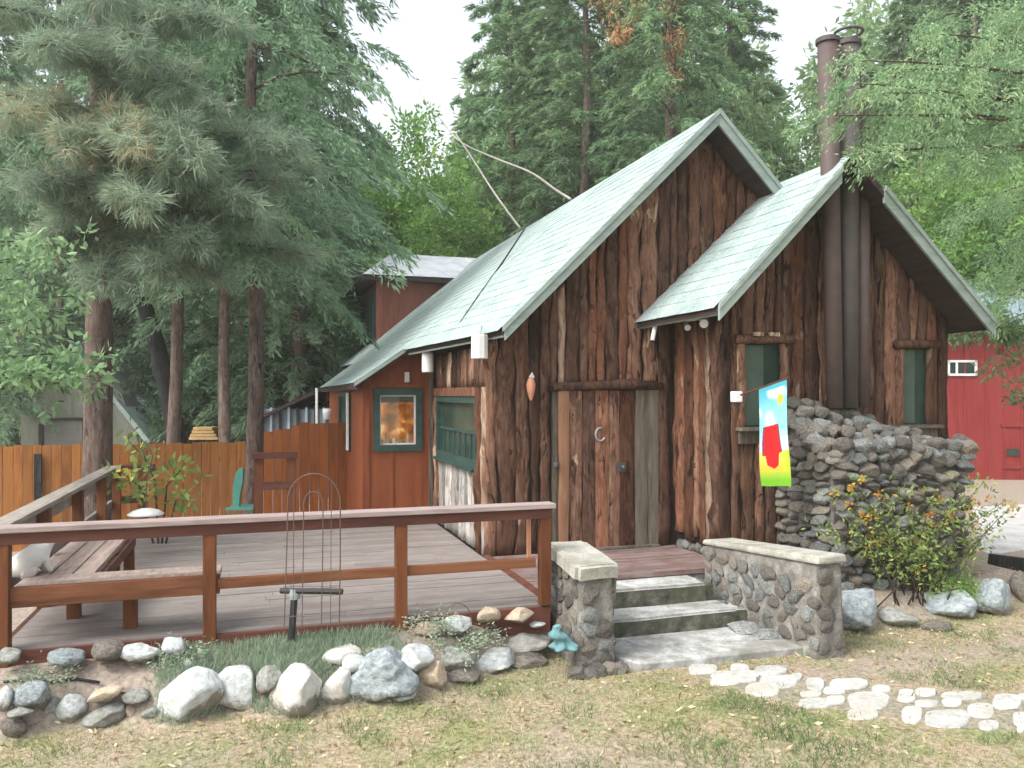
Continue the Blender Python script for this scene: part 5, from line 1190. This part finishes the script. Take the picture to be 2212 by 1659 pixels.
# left group: bare stems below, feathery crowns above
cedL = conifer(17, 4.3, 2.7, 200, 18, 20, .155, .032, 11, 'cedar', .15, (.35, .75), label='slim reddish trunk tree rising in front of the fence near the railing', group=GL, limbs=24)
place(cedL, 548, 13.3)
place(dup(cedL, (0, 0, 0), 0, (1, 1, 1), 'straight trunk conifer just right of the leaning black trunk', GL), 378, 17.2, 1.2, (1.05, 1.05, 1.1))
place(dup(cedL, (0, 0, 0), 0, (1, 1, 1), 'conifer with dark trunk midway between two thinner trunks', GL), 487, 17.6, 2.9, (1.0, 1.0, 1.05))
cedM = conifer(18, 1.6, 2.5, 240, 18, 19, .18, .038, 23, 'cedar', .2, (.3, .65), label='blue green cedar whose crown edges the pale sky gap on its left', group=GL, limbs=22)
place(cedM, 642, 19.5, .4, 1.0)
place(dup(cedM, (0, 0, 0), 0, (1, 1, 1), 'cedar crown behind the grey shed roof', GL), 130, 26, 2.0, 1.15)
place(dup(cedM, (0, 0, 0), 0, (1, 1, 1), 'cedar crown behind the leaning black trunk', GL), 330, 25, 4.0, 1.15)
place(dup(cedM, (0, 0, 0), 0, (1, 1, 1), 'cedar crown seen between the two middle trunks', GL), 520, 24, 5.2, 1.1)
place(dup(cedM, (0, 0, 0), 0, (1, 1, 1), 'cedar at the far left edge of the picture', GL), -60, 21, 3.1, 1.1)
# leaning black trunk with a sparse crown
t = thing('leaning_tree', at_k(385, 18), 'leaning black trunk bending left across the dark woods', 'tree')
P = [onK(392, 1000, 18) - Vector((0, 0, 1.2)), onK(382, 940, 18), onK(362, 850, 18), onK(338, 740, 18), onK(312, 660, 18), onK(280, 610, 18), onK(230, 520, 17.6), onK(190, 400, 17.4)]
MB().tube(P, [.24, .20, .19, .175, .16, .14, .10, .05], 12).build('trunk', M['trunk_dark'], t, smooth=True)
rg = np.random.default_rng(5); cc = np.array([list(onK(u, v, 17.4)) for u, v in ((200, 420), (240, 460), (150, 380), (180, 340), (260, 400), (220, 360))]) 
V, F_, T = clumps(np.repeat(cc, 5, 0) + rg.normal(0, .5, (30, 3)), np.full(30, .45), 70, .16, .06, rg); np_mesh('crown', V, F_, M['under'], t, T)
# the big pine with long needles in front
def pine():
    t = thing('pine_tree', at_k(215, 12.4), 'big pine with thick furrowed trunk and long drooping olive needles at the left', 'tree')
    b = at_k(215, 12.4); k = 12.4
    pts = [b - Vector((0, 0, .5)), onK(211, 1040, k), onK(213, 800, k), onK(216, 560, k), onK(214, 300, k), onK(216, 0, k), onK(218, -500, k)]
    MB().tube(pts, [.25, .215, .20, .185, .15, .12, .02], 16).build('trunk', M['trunk'], t, smooth=True)
    rg = np.random.default_rng(77); tips = []; dirs = []; m = MB(); brown = []
    # boughs: (start v on the trunk, end u, v, depth offset)
    boughs = [(520, 620, 560, -.6, .0), (480, 560, 470, -1.6, .05), (420, 640, 380, -.8, .15), (330, 610, 300, -1.8, 0), (540, 330, 560, -2.2, 0), (500, 420, 520, -2.6, .05), (300, 400, 330, -2.8, .2), (260, 290, 290, -3.0, .42), (330, 120, 300, -3.0, .35),
              (250, -20, 230, -2.6, .35), (420, 60, 420, -2.6, .0), (520, 90, 500, -1.5, .0), (200, 420, 170, -2.2, .1), (120, 330, 90, -2.6, .05), (150, 90, 110, -2.8, .1), (60, 480, 60, -1.8, .0), (90, -60, 40, -2.0, .1), (430, 300, 430, -3.0, .3), (380, 520, 430, -2.4, .1), (560, 240, 600, -1.6, 0), (470, 180, 450, -2.4, .1), (350, 480, 250, -2.4, .2), (10, 250, -30, -2.2, 0), (-40, 430, -40, -1.6, 0), (530, 480, 590, -1.2, .0), (400, 380, 380, -2.6, .15)]
    for v0, u1, v1, dk, br in boughs:
        for rep in range(2):
            a = onK(215, v0 + rep * 14, k); e = onK(u1 + rg.normal(0, 25), v1 + rg.normal(0, 18), k + dk + rg.normal(0, .3)); mid = (a + e) / 2 + Vector((0, 0, .28))
            P = [(a * (1 - s) ** 2 + mid * 2 * s * (1 - s) + e * s * s) for s in np.linspace(0, 1, 9)]
            m.tube(P, list(np.linspace(.05, .008, 9)), 6)
            Ld = (e - a).length; dd = (e - a).normalized()
            for j in range(int(30 + Ld * 20)):
                s = .22 + .78 * rg.random(); base = a * (1 - s) ** 2 + mid * 2 * s * (1 - s) + e * s * s
                off = np.array(dd) * .4 + rg.normal(0, .75, 3); off[2] = off[2] * .5 - .1; ln = rg.uniform(.12, .42) * (1.15 - .5 * s)
                tip = np.array(base) + unit(off) * ln
                tips.append(tip); dirs.append(unit(off + np.array(dd) * .5)); brown.append(br)
    m.build('boughs', M['twig'], t, smooth=True)
    tips = np.array(tips); dirs = np.array(dirs); brown = np.array(brown); n = len(tips); q = 22
    ld = dirs[:, None] * .75 + rg.normal(0, .48, (n, q, 3)); ld[..., 2] -= .30
    X = tips[:, None] + rg.normal(0, .03, (n, q, 3)) - dirs[:, None] * (rg.random((n, q, 1)) * .12)
    tint = np.clip(.34 + np.where(brown > .34, .72, .45)[:, None] * brown[:, None] + rg.normal(0, .13, (n, 1)) + rg.normal(0, .07, (n, q)), 0, 1)
    V, F_, T = leaf_quads(X.reshape(-1, 3), ld.reshape(-1, 3), .22 * rg.uniform(.7, 1.2, n * q), .013 * np.ones(n * q), rg, tint.reshape(-1))
    np_mesh('crown', V, F_, M['pine'], t, T)
pine()
# trees beyond the cabin
fir = conifer(22, 2.0, 3.3, 250, 18, 19, .21, .048, 31, 'fir', .24, (.2, .5), label='full green fir directly behind the main ridge', group=GM, limbs=26)
place(fir, 1265, 27, .3, 1.05)
for u, k, rz, sc, lb in ((1105, 29, 1.7, (.92, .92, .95), 'fir bordering the right side of the bright sky gap'), (1395, 33, 2.9, 1.15, 'farther fir left of the orange barked trunk'), (1575, 31, 4.4, (1.05, 1.05, .95), 'fir above the peak of the main gable'), (1190, 37, 5.0, 1.1, 'distant fir between two nearer ones'),
                         (1020, 42, 3.6, (.95, .95, .78), 'distant short fir at the foot of the sky gap'), (1690, 36, 2.2, (1.0, 1.0, .60), 'low fir top filling the dip left of the flue pipes'), (2030, 33, 3.3, 1.0, 'fir behind the right roof slope'), (1850, 40, .9, (1.1, 1.1, .85), 'distant fir behind the flue pipes')):
    place(dup(fir, (0, 0, 0), 0, (1, 1, 1), lb, GM), u, k, rz, sc)
cedR = conifer(17, 3.6, 2.6, 170, 15, 17, .20, .045, 47, 'fir', .30, (.25, .55), label='tree with visible grey and orange trunk above the ridge', group=GM, limbs=40, bark='trunk')
place(cedR, 1452, 24, 0, (1.05, 1.05, 1.25))
place(dup(cedR, (0, 0, 0), 0, (1, 1, 1), 'conifer behind the red building', GM), 2110, 27, 2.4, 1.1)
place(dup(cedR, (0, 0, 0), 0, (1, 1, 1), 'conifer at the right edge beyond the red building', GM), 2290, 26, 4.1, 1.2)
place(dup(cedR, (0, 0, 0), 0, (1, 1, 1), 'thin conifer right of the flue pipes', GM), 1950, 29, 1.1, (.85, .85, .95))
bt = np.array(cedR.location); rg = np.random.default_rng(3); cc = []
for u, v in ((1335, 20), (1340, 60), (1335, 95), (1330, -10), (1450, 20), (1458, 60), (1465, 110), (1448, 150), (1455, -15)):
    q = np.array(onK(u, v, 23.4)) - bt; cc.append(q / np.array([1.05, 1.05, 1.25]))
V, F_, T = clumps(np.repeat(np.array(cc), 4, 0) + rg.normal(0, .16, (4 * len(cc), 3)), np.full(4 * len(cc), .22), 26, .16, .04, rg, up=-.6, base_t=.1); ds_ = np_mesh('dead_sprays', V, F_, M['dead'], cedR, T); ds_.location = (0, 0, 0)
o = leafy(12.5, 2.8, 190, 70, .20, .085, 83, 'mid', 'broad light green tree behind the middle of the main roof', 'broad light green trees beyond the cabin', z0=1.5, trunk_r=.16, cr=.6); place(o, 1190, 30)
for u, k, rz, sc, lb in ((1345, 29, 1.2, (1.0, 1.0, 1.12), 'broad light green tree left of the orange barked trunk'), (1545, 28, 2.2, (.95, .95, 1.05), 'broad light green tree above the main gable peak'), (1650, 33, 3.4, (1.1, 1.1, .95), 'broad light green tree in the dip between gable and flue'), (1850, 31, 4.1, (1, 1, 1.0), 'broad light green tree hidden by the flue pipes'), (1985, 28, 5.0, (1, 1, 1.05), 'broad light green tree right of the flue pipes'), (2120, 31, .6, (1.2, 1.2, 1.2), 'broad light green tree high above the red building'), (1060, 36, 1.9, (1.1, 1.1, 1.1), 'farther broad tree right of the sky gap')):
    place(dup(o, (0, 0, 0), 0, (1, 1, 1), lb, 'broad light green trees beyond the cabin'), u, k, rz, sc)
# sunlit yellow green tree in the gap
o = leafy(11.2, 2.3, 230, 66, .20, .09, 61, 'bright', 'yellow green leafy tree glowing in the gap between conifers', 'bright leafy trees beyond the roof', z0=1.0, trunk_r=.13, cr=.55); place(o, 905, 27)
place(dup(o, (0, 0, 0), 0, (1, 1, 1), 'low bright green leafy tree right above the dormer roof', 'bright leafy trees beyond the roof'), 985, 25, 2.2, (.85, .85, .72))
place(dup(o, (0, 0, 0), 0, (1, 1, 1), 'bright leafy tree behind the right roof slope of the addition', 'bright leafy trees beyond the roof'), 2160, 23, 1.1, (1, 1, .78))
place(dup(o, (0, 0, 0), 0, (1, 1, 1), 'bright leafy tree just right of the addition ridge', 'bright leafy trees beyond the roof'), 2010, 24, 3.1, (.9, .9, .82))
# understory
GU = 'dark leafy shrubs under the trees behind the fence'
und = leafy(4.2, 2.0, 130, 60, .20, .085, 71, 'under', 'dark leafy shrub right behind the white sunroom', GU, 'leafy_shrub', .1, .08, .5, 'shrub'); place(und, 420, 24)
for u, k, rz, sc, lb in ((-60, 29, 1, 1.5, 'dark leafy shrub at the far left edge'), (110, 29, 2, 1.4, 'dark leafy shrub behind the grey shed'), (250, 28, 3, 1.5, 'dark leafy shrub behind the leaning black trunk'), (560, 27, 4, 1.5, 'dark leafy shrub behind the thin front trunk'), (640, 21, 5, (1.0, 1.0, 1.0), 'leafy shrub above the sheet shelter'),
                         (720, 26, 6, (1.2, 1.2, 1.35), 'leafy shrub beside the dormer'), (790, 30, .5, 1.6, 'tall leafy shrub behind the dormer'), (480, 32, 1.5, 1.7, 'distant leafy shrub between the middle trunks'), (340, 34, 2.5, 1.7, 'distant leafy shrub left of the middle trunks')):
    place(dup(und, (0, 0, 0), 0, (1, 1, 1), lb, GU), u, k, rz, sc)
# woods far behind, one mass
def woods(name, a0, a1, n, d0, d1, hfun, mat, seed, bt):
    rg = np.random.default_rng(seed); az = rg.uniform(R(a0), R(a1), n); dist = rg.uniform(d0, d1, n)
    top = np.array([hfun(math.degrees(a)) for a in az]) * dist / 45.0; hh = rg.random(n) ** .85 * top; az = az + YAW
    cc = np.stack([np.sin(az) * dist, np.cos(az) * dist, hh + (dist - 26) * .03], -1)
    V, F_, T = clumps(cc, rg.uniform(.9, 1.7, n), 80, .48, .17, rg, base_t=bt, up=-.3); o = np_mesh(name, V, F_, M[mat], None, T); o['kind'] = 'stuff'
# angles are measured from the middle of the view; the sky shows between -11 and -4 degrees and near 19 degrees
woods('far_woods', -42, -9, 1300, 36, 52, lambda a: 14 + 2 * math.sin(a), 'under', 99, -.02)
woods('far_light_woods', -12, 50, 2700, 40, 56, lambda a: (10.5 if a < -4.5 else 10.5 + 10 * sstep(-4.5, -1.5, a)) - 8.5 * math.exp(-((a - 19.2) / 2.0) ** 2) + 1.6 * math.sin(a * 1.9) + 1.2 * math.sin(a * 4.3), 'mid', 98, -.02)
# near cedar at the right, its trunk outside the picture
def near_cedar():
    b = at_k(2560, 10.5); t = thing('near_cedar', b, 'near cedar reaching in from the right edge in front of the flue pipes', 'tree')
    MB().tube([b - Vector((0, 0, .5)), b + Vector((0, 0, 4)), b + Vector((.1, 0, 9)), b + Vector((.1, .1, 15))], [.25, .2, .14, .03], 12).build('trunk', M['trunk'], t, smooth=True)
    rg = np.random.default_rng(13); parts = []; m = MB()
    ends = [(1800, 250, 6.55), (1835, 130, 6.6), (1880, 330, 6.9), (1950, 150, 7.2), (1985, 70, 7.6), (2060, 350, 8.2), (2050, 30, 8.2), (2140, 110, 8.4), (2190, 20, 8.6), (2130, 430, 9.2), (1930, 250, 7.0), (2160, 540, 9.4), (2110, 610, 9.6), (2090, 470, 9.8), (2180, 640, 9.0), (1900, 200, 6.8), (2210, 90, 9), (1860, 180, 6.7)]
    for u, v, k in ends:
        e = onK(u, v, k); s0 = Vector((b.x, b.y, max(3.5, e.z + .5 + rg.uniform(-.2, .4)))); mid = (s0 + e) / 2 + Vector((0, 0, .35)); P = [(s0 * (1 - s) ** 2 + mid * 2 * s * (1 - s) + e * s * s) for s in np.linspace(0, 1, 9)]
        m.tube(P, list(np.linspace(.035, .005, 9)), 5)
        for s in np.linspace(.5, 1.0, 8):
            c = s0 * (1 - s) ** 2 + mid * 2 * s * (1 - s) + e * s * s; d = (e - s0); d.z = 0; d = np.array(d.normalized())
            na_ = 2; an = rg.uniform(-1.1, 1.1, na_); dd = rotz(np.tile(d, (na_, 1)), an)
            parts.append(branch_leaves(np.tile(np.array(c), (na_, 1)), dd, rg.uniform(.2, .46, na_), rg.uniform(.5, 1.1, na_), rg, 10, 13, .055, .015, tw=(.2, .45), base_t=.14))
    V, F_, T = cat_mesh(parts); np_mesh('crown', V, F_, M['fir'], t, T); m.build('boughs', M['twig'], t, smooth=True)
    # low bough by the barn
near_cedar()
def bough(label, name, stem, clumps_at, L, W, mat, per, cr, seed, r=.012, cat_='branch'):
    t = thing(name, stem[0], label, cat_); MB().tube(stem, list(np.linspace(r, r * .3, len(stem))), 6).build('stem', M['twig'], t, smooth=True)
    rg = np.random.default_rng(seed); c = np.array([list(p) for p in clumps_at]); V, F_, T = clumps(np.repeat(c, 3, 0) + rg.normal(0, cr * .7, (3 * len(c), 3)), np.full(3 * len(c), cr), per, L, W, rg, up=-.2, base_t=.08); np_mesh('leaves', V, F_, M[mat], t, T); return t
bough('leafy bough hanging down from the right in front of the red building', 'cedar_bough', [onK(2420, 560, 10), onK(2300, 640, 10), onK(2180, 690, 10), onK(2080, 700, 10.2)], [onK(u, v, 10) for u, v in ((2080, 712), (2120, 705), (2160, 715), (2190, 740), (2200, 780), (2150, 690), (2205, 700), (2210, 820), (2120, 725))], .10, .03, 'fir', 60, .16, 3)
# broadleaf tree at the left, trunk outside the picture
def left_oak():
    b = at_k(-330, 8.2); t = thing('broadleaf_tree', b, 'broadleaf tree reaching green leaves in from the left edge', 'tree')
    MB().tube([b - Vector((0, 0, .5)), b + Vector((0, 0, 2.5)), b + Vector((.3, .2, 5))], [.12, .09, .03], 10).build('trunk', M['twig'], t, smooth=True)
    rg = np.random.default_rng(17); m = MB(); cc = []
    for (u, v, k) in [(120, 560, 8.4), (60, 600, 8), (160, 640, 8.6), (30, 690, 8), (110, 690, 8.4), (20, 560, 7.8), (80, 520, 8.6), (150, 530, 9), (20, 640, 8), (215, 790, 8.2), (180, 760, 8), (120, 800, 7.8), (60, 800, 7.6), (150, 805, 7.8), (205, 812, 8), (20, 810, 7.6), (190, 795, 8.1), (5, 740, 7.6), (226, 822, 8.1)]:
        e = onK(u, v, k); s0 = b + Vector((0, 0, max(1.2, e.z - .5))); mid = (s0 + e) / 2 + Vector((0, 0, .15)); P = [(s0 * (1 - s) ** 2 + mid * 2 * s * (1 - s) + e * s * s) for s in np.linspace(0, 1, 7)]; m.tube(P, list(np.linspace(.022, .004, 7)), 5)
        for s in (.80, .9, 1): cc.append(s0 * (1 - s) ** 2 + mid * 2 * s * (1 - s) + e * s * s)
    m.build('boughs', M['twig'], t, smooth=True); c = np.array([list(p) for p in cc]); c = np.repeat(c, 2, 0) + rg.normal(0, .07, (2 * len(c), 3))
    V, F_, T = clumps(c, np.full(len(c), .15), 15, .105, .048, rg, up=-.25, base_t=.04); np_mesh('crown', V, F_, M['fir'], t, T)
left_oak()
# sapling by the left railing
sap = thing('sapling', at_k(300, 8.9), 'leafy green sapling growing up beside the left railing', 'sapling'); m = MB(); cc = []
for P in ([(345, 1100), (335, 1040), (310, 985), (275, 950)], [(345, 1100), (360, 1050), (385, 1020), (400, 1000)], [(345, 1100), (300, 1050), (262, 1020), (248, 1040)], [(345, 1100), (380, 1080), (395, 1080)]):
    Q = [onK(u, v, 9.3) for u, v in P]; Q[0] = Vector((Q[0].x, Q[0].y, gz(Q[0].x, Q[0].y))); m.tube(Q, list(np.linspace(.014, .004, len(Q))), 5); cc += Q[1:] + [(Q[1] + Q[2]) / 2]
m.build('stem', M['twig'], sap, smooth=True); rg = np.random.default_rng(8); c = np.array([list(p) for p in cc]); c = np.repeat(c, 2, 0) + rg.normal(0, .07, (2 * len(c), 3)); V, F_, T = clumps(c, np.full(len(c), .13), 9, .13, .05, rg, up=-.1, base_t=.15); np_mesh('leaves', V, F_, M['shrub'], sap, T)
# orange flowered shrub before the chimney
def flower_shrub():
    b = onY(1980, 1275, 6.25); b.z = gz(b.x, b.y); t = thing('flowering_shrub', b, 'straggly green shrub with orange yellow blossoms before the stone chimney', 'shrub'); rg = np.random.default_rng(21); m = MB(); cc = []; fl_ = []
    tg = [(1770, 1130), (1790, 1170), (1830, 1090), (1860, 1050), (1880, 1120), (1840, 1150), (1910, 1090), (1930, 1160), (1870, 1190), (1960, 1120), (1990, 1180), (2010, 1080), (2050, 1130), (2080, 1060), (2110, 1100), (2140, 1040), (2150, 1150), (2170, 1080), (2100, 1190), (2040, 1210), (1950, 1215), (1890, 1160), (2010, 1140), (2090, 1140), (1850, 1120), (1905, 1195), (1975, 1210), (2185, 1110), (2130, 1170), (1940, 1050), (2060, 1090)]
    for u, v in tg:
        e = onY(u + rg.normal(0, 8), v - 8 + rg.normal(0, 8), 6.22 + rg.uniform(-.16, .16)); s0 = b + Vector((rg.normal(0, .2), rg.normal(0, .08), -.05)); mid = (s0 + e) / 2 + Vector((0, 0, .12)); P = [(s0 * (1 - s) ** 2 + mid * 2 * s * (1 - s) + e * s * s) for s in np.linspace(0, 1, 7)]; m.tube(P, list(np.linspace(.008, .002, 7)), 5)
        for s in (.38, .52, .66, .8, .91, 1): cc.append(s0 * (1 - s) ** 2 + mid * 2 * s * (1 - s) + e * s * s)
        if rg.random() < .3: fl_.append(e)
    m.build('stems', M['twig'], t, smooth=True); c = np.array([list(p) for p in cc]); V, F_, T = clumps(np.repeat(c, 2, 0) + rg.normal(0, .05, (2 * len(c), 3)), np.full(2 * len(c), .085), 6, .058, .024, rg, up=.1, base_t=.12); np_mesh('leaves', V, F_, M['shrub'], t, T)
    c = np.array([list(p) for p in fl_]); V, F_, T = clumps(np.repeat(c, 2, 0) + rg.normal(0, .05, (2 * len(c), 3)), np.full(2 * len(c), .035), 14, .035, .02, rg); np_mesh('blossoms', V, F_, M['orange_fl'], t, T)
flower_shrub()
p = ground_hit(2040, 1275); t = thing('fern', p, 'small bright green fern beside the long bluish ledge rock', 'fern'); rg = np.random.default_rng(4)
n = 26; az = rg.uniform(0, 6.28, n); V, F_, T = branch_leaves(np.tile(np.array(p) + [0, 0, .03], (n, 1)), np.stack([np.cos(az), np.sin(az), np.zeros(n)], -1), rg.uniform(.12, .22, n), rg.uniform(.4, .8, n), rg, 10, 6, .045, .014, lift=.9, tw=(.15, .25), base_t=.25); np_mesh('fronds', V, F_, M['bright'], t, T)
for u, v, lb in ((930, 1352, 'greyish low plant beside the tan stone at the grass end'), (985, 1400, 'silvery green low plant below the rounded pale stone'), (1035, 1385, 'silvery low plant in the soil left of the long white slab rock'), (105, 1470, 'wispy pale weed on the soil in front of the bluish stones'), (385, 1425, 'pale green weed beside the small pale stone in the grass')):
    p = bed_hit(u, v); t = thing('low_plant', p, lb, 'plant', 'low plants on the bare bed'); n = 22; az = rg.uniform(0, 6.28, n)
    V, F_, T = branch_leaves(np.tile(np.array(p), (n, 1)), np.stack([np.cos(az), np.sin(az), np.zeros(n)], -1), rg.uniform(.05, .13, n), rg.uniform(.2, .6, n), rg, 8, 5, .03, .011, lift=.8, tw=(.15, .3), base_t=.3); np_mesh('leaves', V, F_, M['bluegrass'], t, T)

# ------------------------------------------------------------------ grass and litter (uncountable)
def blades(n, region, hgt, w, rg, keep, mat, name, tint0, lean=.7):
    X = np.empty((0, 2))
    x = rg.uniform(region[0], region[1], n); y = rg.uniform(region[2], region[3], n); P = []; T = []; H = []
    for a, b in zip(x, y):
        k, tt, hh = keep(a, b)
        if rg.random() < k: P.append((a, b, gz(a, b) - .004)); T.append(tt); H.append(hh)
    P = np.array(P); m_ = len(P); D = np.stack([rg.normal(0, lean, m_), rg.normal(0, lean, m_), np.ones(m_)], -1)
    V, F_, TT = leaf_quads(P, D, hgt * np.array(H) * rg.uniform(.6, 1.4, m_), w * rg.uniform(.7, 1.3, m_), rg, np.clip(np.array(T) + rg.normal(0, .13, m_), 0, 1))
    o = np_mesh(name, V, F_, M[mat], None, TT); o['kind'] = 'stuff'; return o
PATHW = [(p.x, p.y) for p in up_] + [(p.x, p.y) for p in reversed(lo_)]
def lawn_keep(x, y):
    if inside(PATHW, x, y) and rng.random() < .82: return 0, 0, 0
    if x < 2.4 and y > interp(ROW, x) + .02: return 0, 0, 0
    if x > 2.6 and x < 4.6 and y > 5.6: return 0, 0, 0
    if x > 4.5 and y > interp(RROW, x) + .05: return 0, 0, 0
    a = mnoise.noise((x * 1.1, y * 1.1, 7)); b = mnoise.noise((x * 3.6, y * 3.6, 2)); c = mnoise.noise((x * .7, y * .9, 9))
    den = .60 + .5 * a + .4 * b
    if x > 3.4: den -= .5 * math.exp(-((y - 5.15 - .06 * (x - 5)) / .3) ** 2)
    t_ = .54 - .50 * max(0, a + .6 * b) + .25 * max(0, c)
    return max(.06, min(1, den)), t_, 1 + .7 * max(0, a + b)
rg = np.random.default_rng(55)
blades(120000, (-3.2, 8.6, 3.1, 7.0), .036, .0055, rg, lawn_keep, 'grass', 'lawn_grass', 0)
def tuft_keep(x, y):
    b = mnoise.noise((x * 2.2 + 11, y * 2.2, 5)); return (1 if b > .34 else 0) * (1 if lawn_keep(x, y)[0] > 0 else 0), .22, 1.1
blades(30000, (-2.6, 7.5, 3.2, 5.6), .055, .0065, rg, tuft_keep, 'grass', 'green_tufts', 0, .6)
def bed_keep(x, y):
    r = interp(ROW, x); 
    if y < r + .06 or y > 6.17: return 0, 0, 0
    e = sstep(-.75, -.45, x) * (1 - sstep(.75, 1.15, x)); return e * (.75 + .4 * mnoise.noise((x * 3, y * 3, 1))), .5, 1 + .4 * mnoise.noise((x * 2, y * 2, 6))
blades(26000, (-.8, 1.2, 5.5, 6.18), .085, .0055, rg, bed_keep, 'bluegrass', 'bed_grass', 0, .55)
x = rg.uniform(-3, 8.5, 3400); y = rg.uniform(3.1, 6.6, 3400); P = []
for a, b in zip(x, y):
    if 2.6 < a < 4.6 and b > 5.6: continue
    if inside(PATHW, a, b): continue
    if -1.7 < a < 2.36 and b > 6.15: continue
    P.append((a, b, gz(a, b) + .012))
P = np.array(P); n = len(P); D = np.stack([rg.normal(0, 1, n), rg.normal(0, 1, n), rg.normal(.05, .3, n)], -1)
V, F_, T = leaf_quads(P, D, .05 * rg.uniform(.4, 1.4, n), .02 * rg.uniform(.5, 1.4, n), rg, np.clip(rg.normal(.5, .3, n), 0, 1)); o = np_mesh('leaf_litter', V, F_, M['litter'], None, T); o['kind'] = 'stuff'

x = rg.uniform(-3, 8.5, 7000); y = rg.uniform(3.1, 6.9, 7000); P = []
for a, b in zip(x, y):
    if (2.6 < a < 4.6 and b > 5.6) or inside(PATHW, a, b) or (-1.7 < a < 2.36 and b > 6.15): continue
    if rng.random() < .55 + .9 * mnoise.noise((a * 1.3, b * 1.3, 21)): P.append((a, b, gz(a, b) + .01))
P = np.array(P); n = len(P); D = np.stack([rg.normal(0, 1, n), rg.normal(0, 1, n), rg.normal(.02, .12, n)], -1)
V, F_, T = leaf_quads(P, D, .085 * rg.uniform(.4, 1.6, n), .0045 * rg.uniform(.6, 1.6, n), rg, np.clip(rg.normal(.18, .16, n), 0, 1)); o = np_mesh('needle_litter', V, F_, M['litter'], None, T); o['kind'] = 'stuff'

# ------------------------------------------------------------------ thin added haze paling far trees like lens glare, one closed box round everything
def glare_haze(density):
    co = [v for o in bpy.data.objects if o.name.startswith(('ground', 'hills')) and o.type == 'MESH' for v in o.bound_box]
    x0, x1 = min(c[0] for c in co) - 5, max(c[0] for c in co) + 5; y0, y1 = min(c[1] for c in co) - 5, max(c[1] for c in co) + 5; z0, z1 = min(c[2] for c in co) - 1, max(max(c[2] for c in co), 34) + 1
    m = bpy.data.materials.new('glare_veil'); m.use_nodes = True; n = m.node_tree.nodes; n.clear()
    v = n.new('ShaderNodeVolumePrincipled'); v.inputs['Density'].default_value = density; v.inputs['Color'].default_value = (.96, .97, .92, 1); v.inputs['Anisotropy'].default_value = .2
    o_ = n.new('ShaderNodeOutputMaterial'); m.node_tree.links.new(v.outputs[0], o_.inputs['Volume'])
    o = MB().box((x0, y0, z0), (x1, y1, z1)).build('glare_haze', m); o['kind'] = 'stuff'
glare_haze(.0015)
SC.cycles.volume_bounces = 1
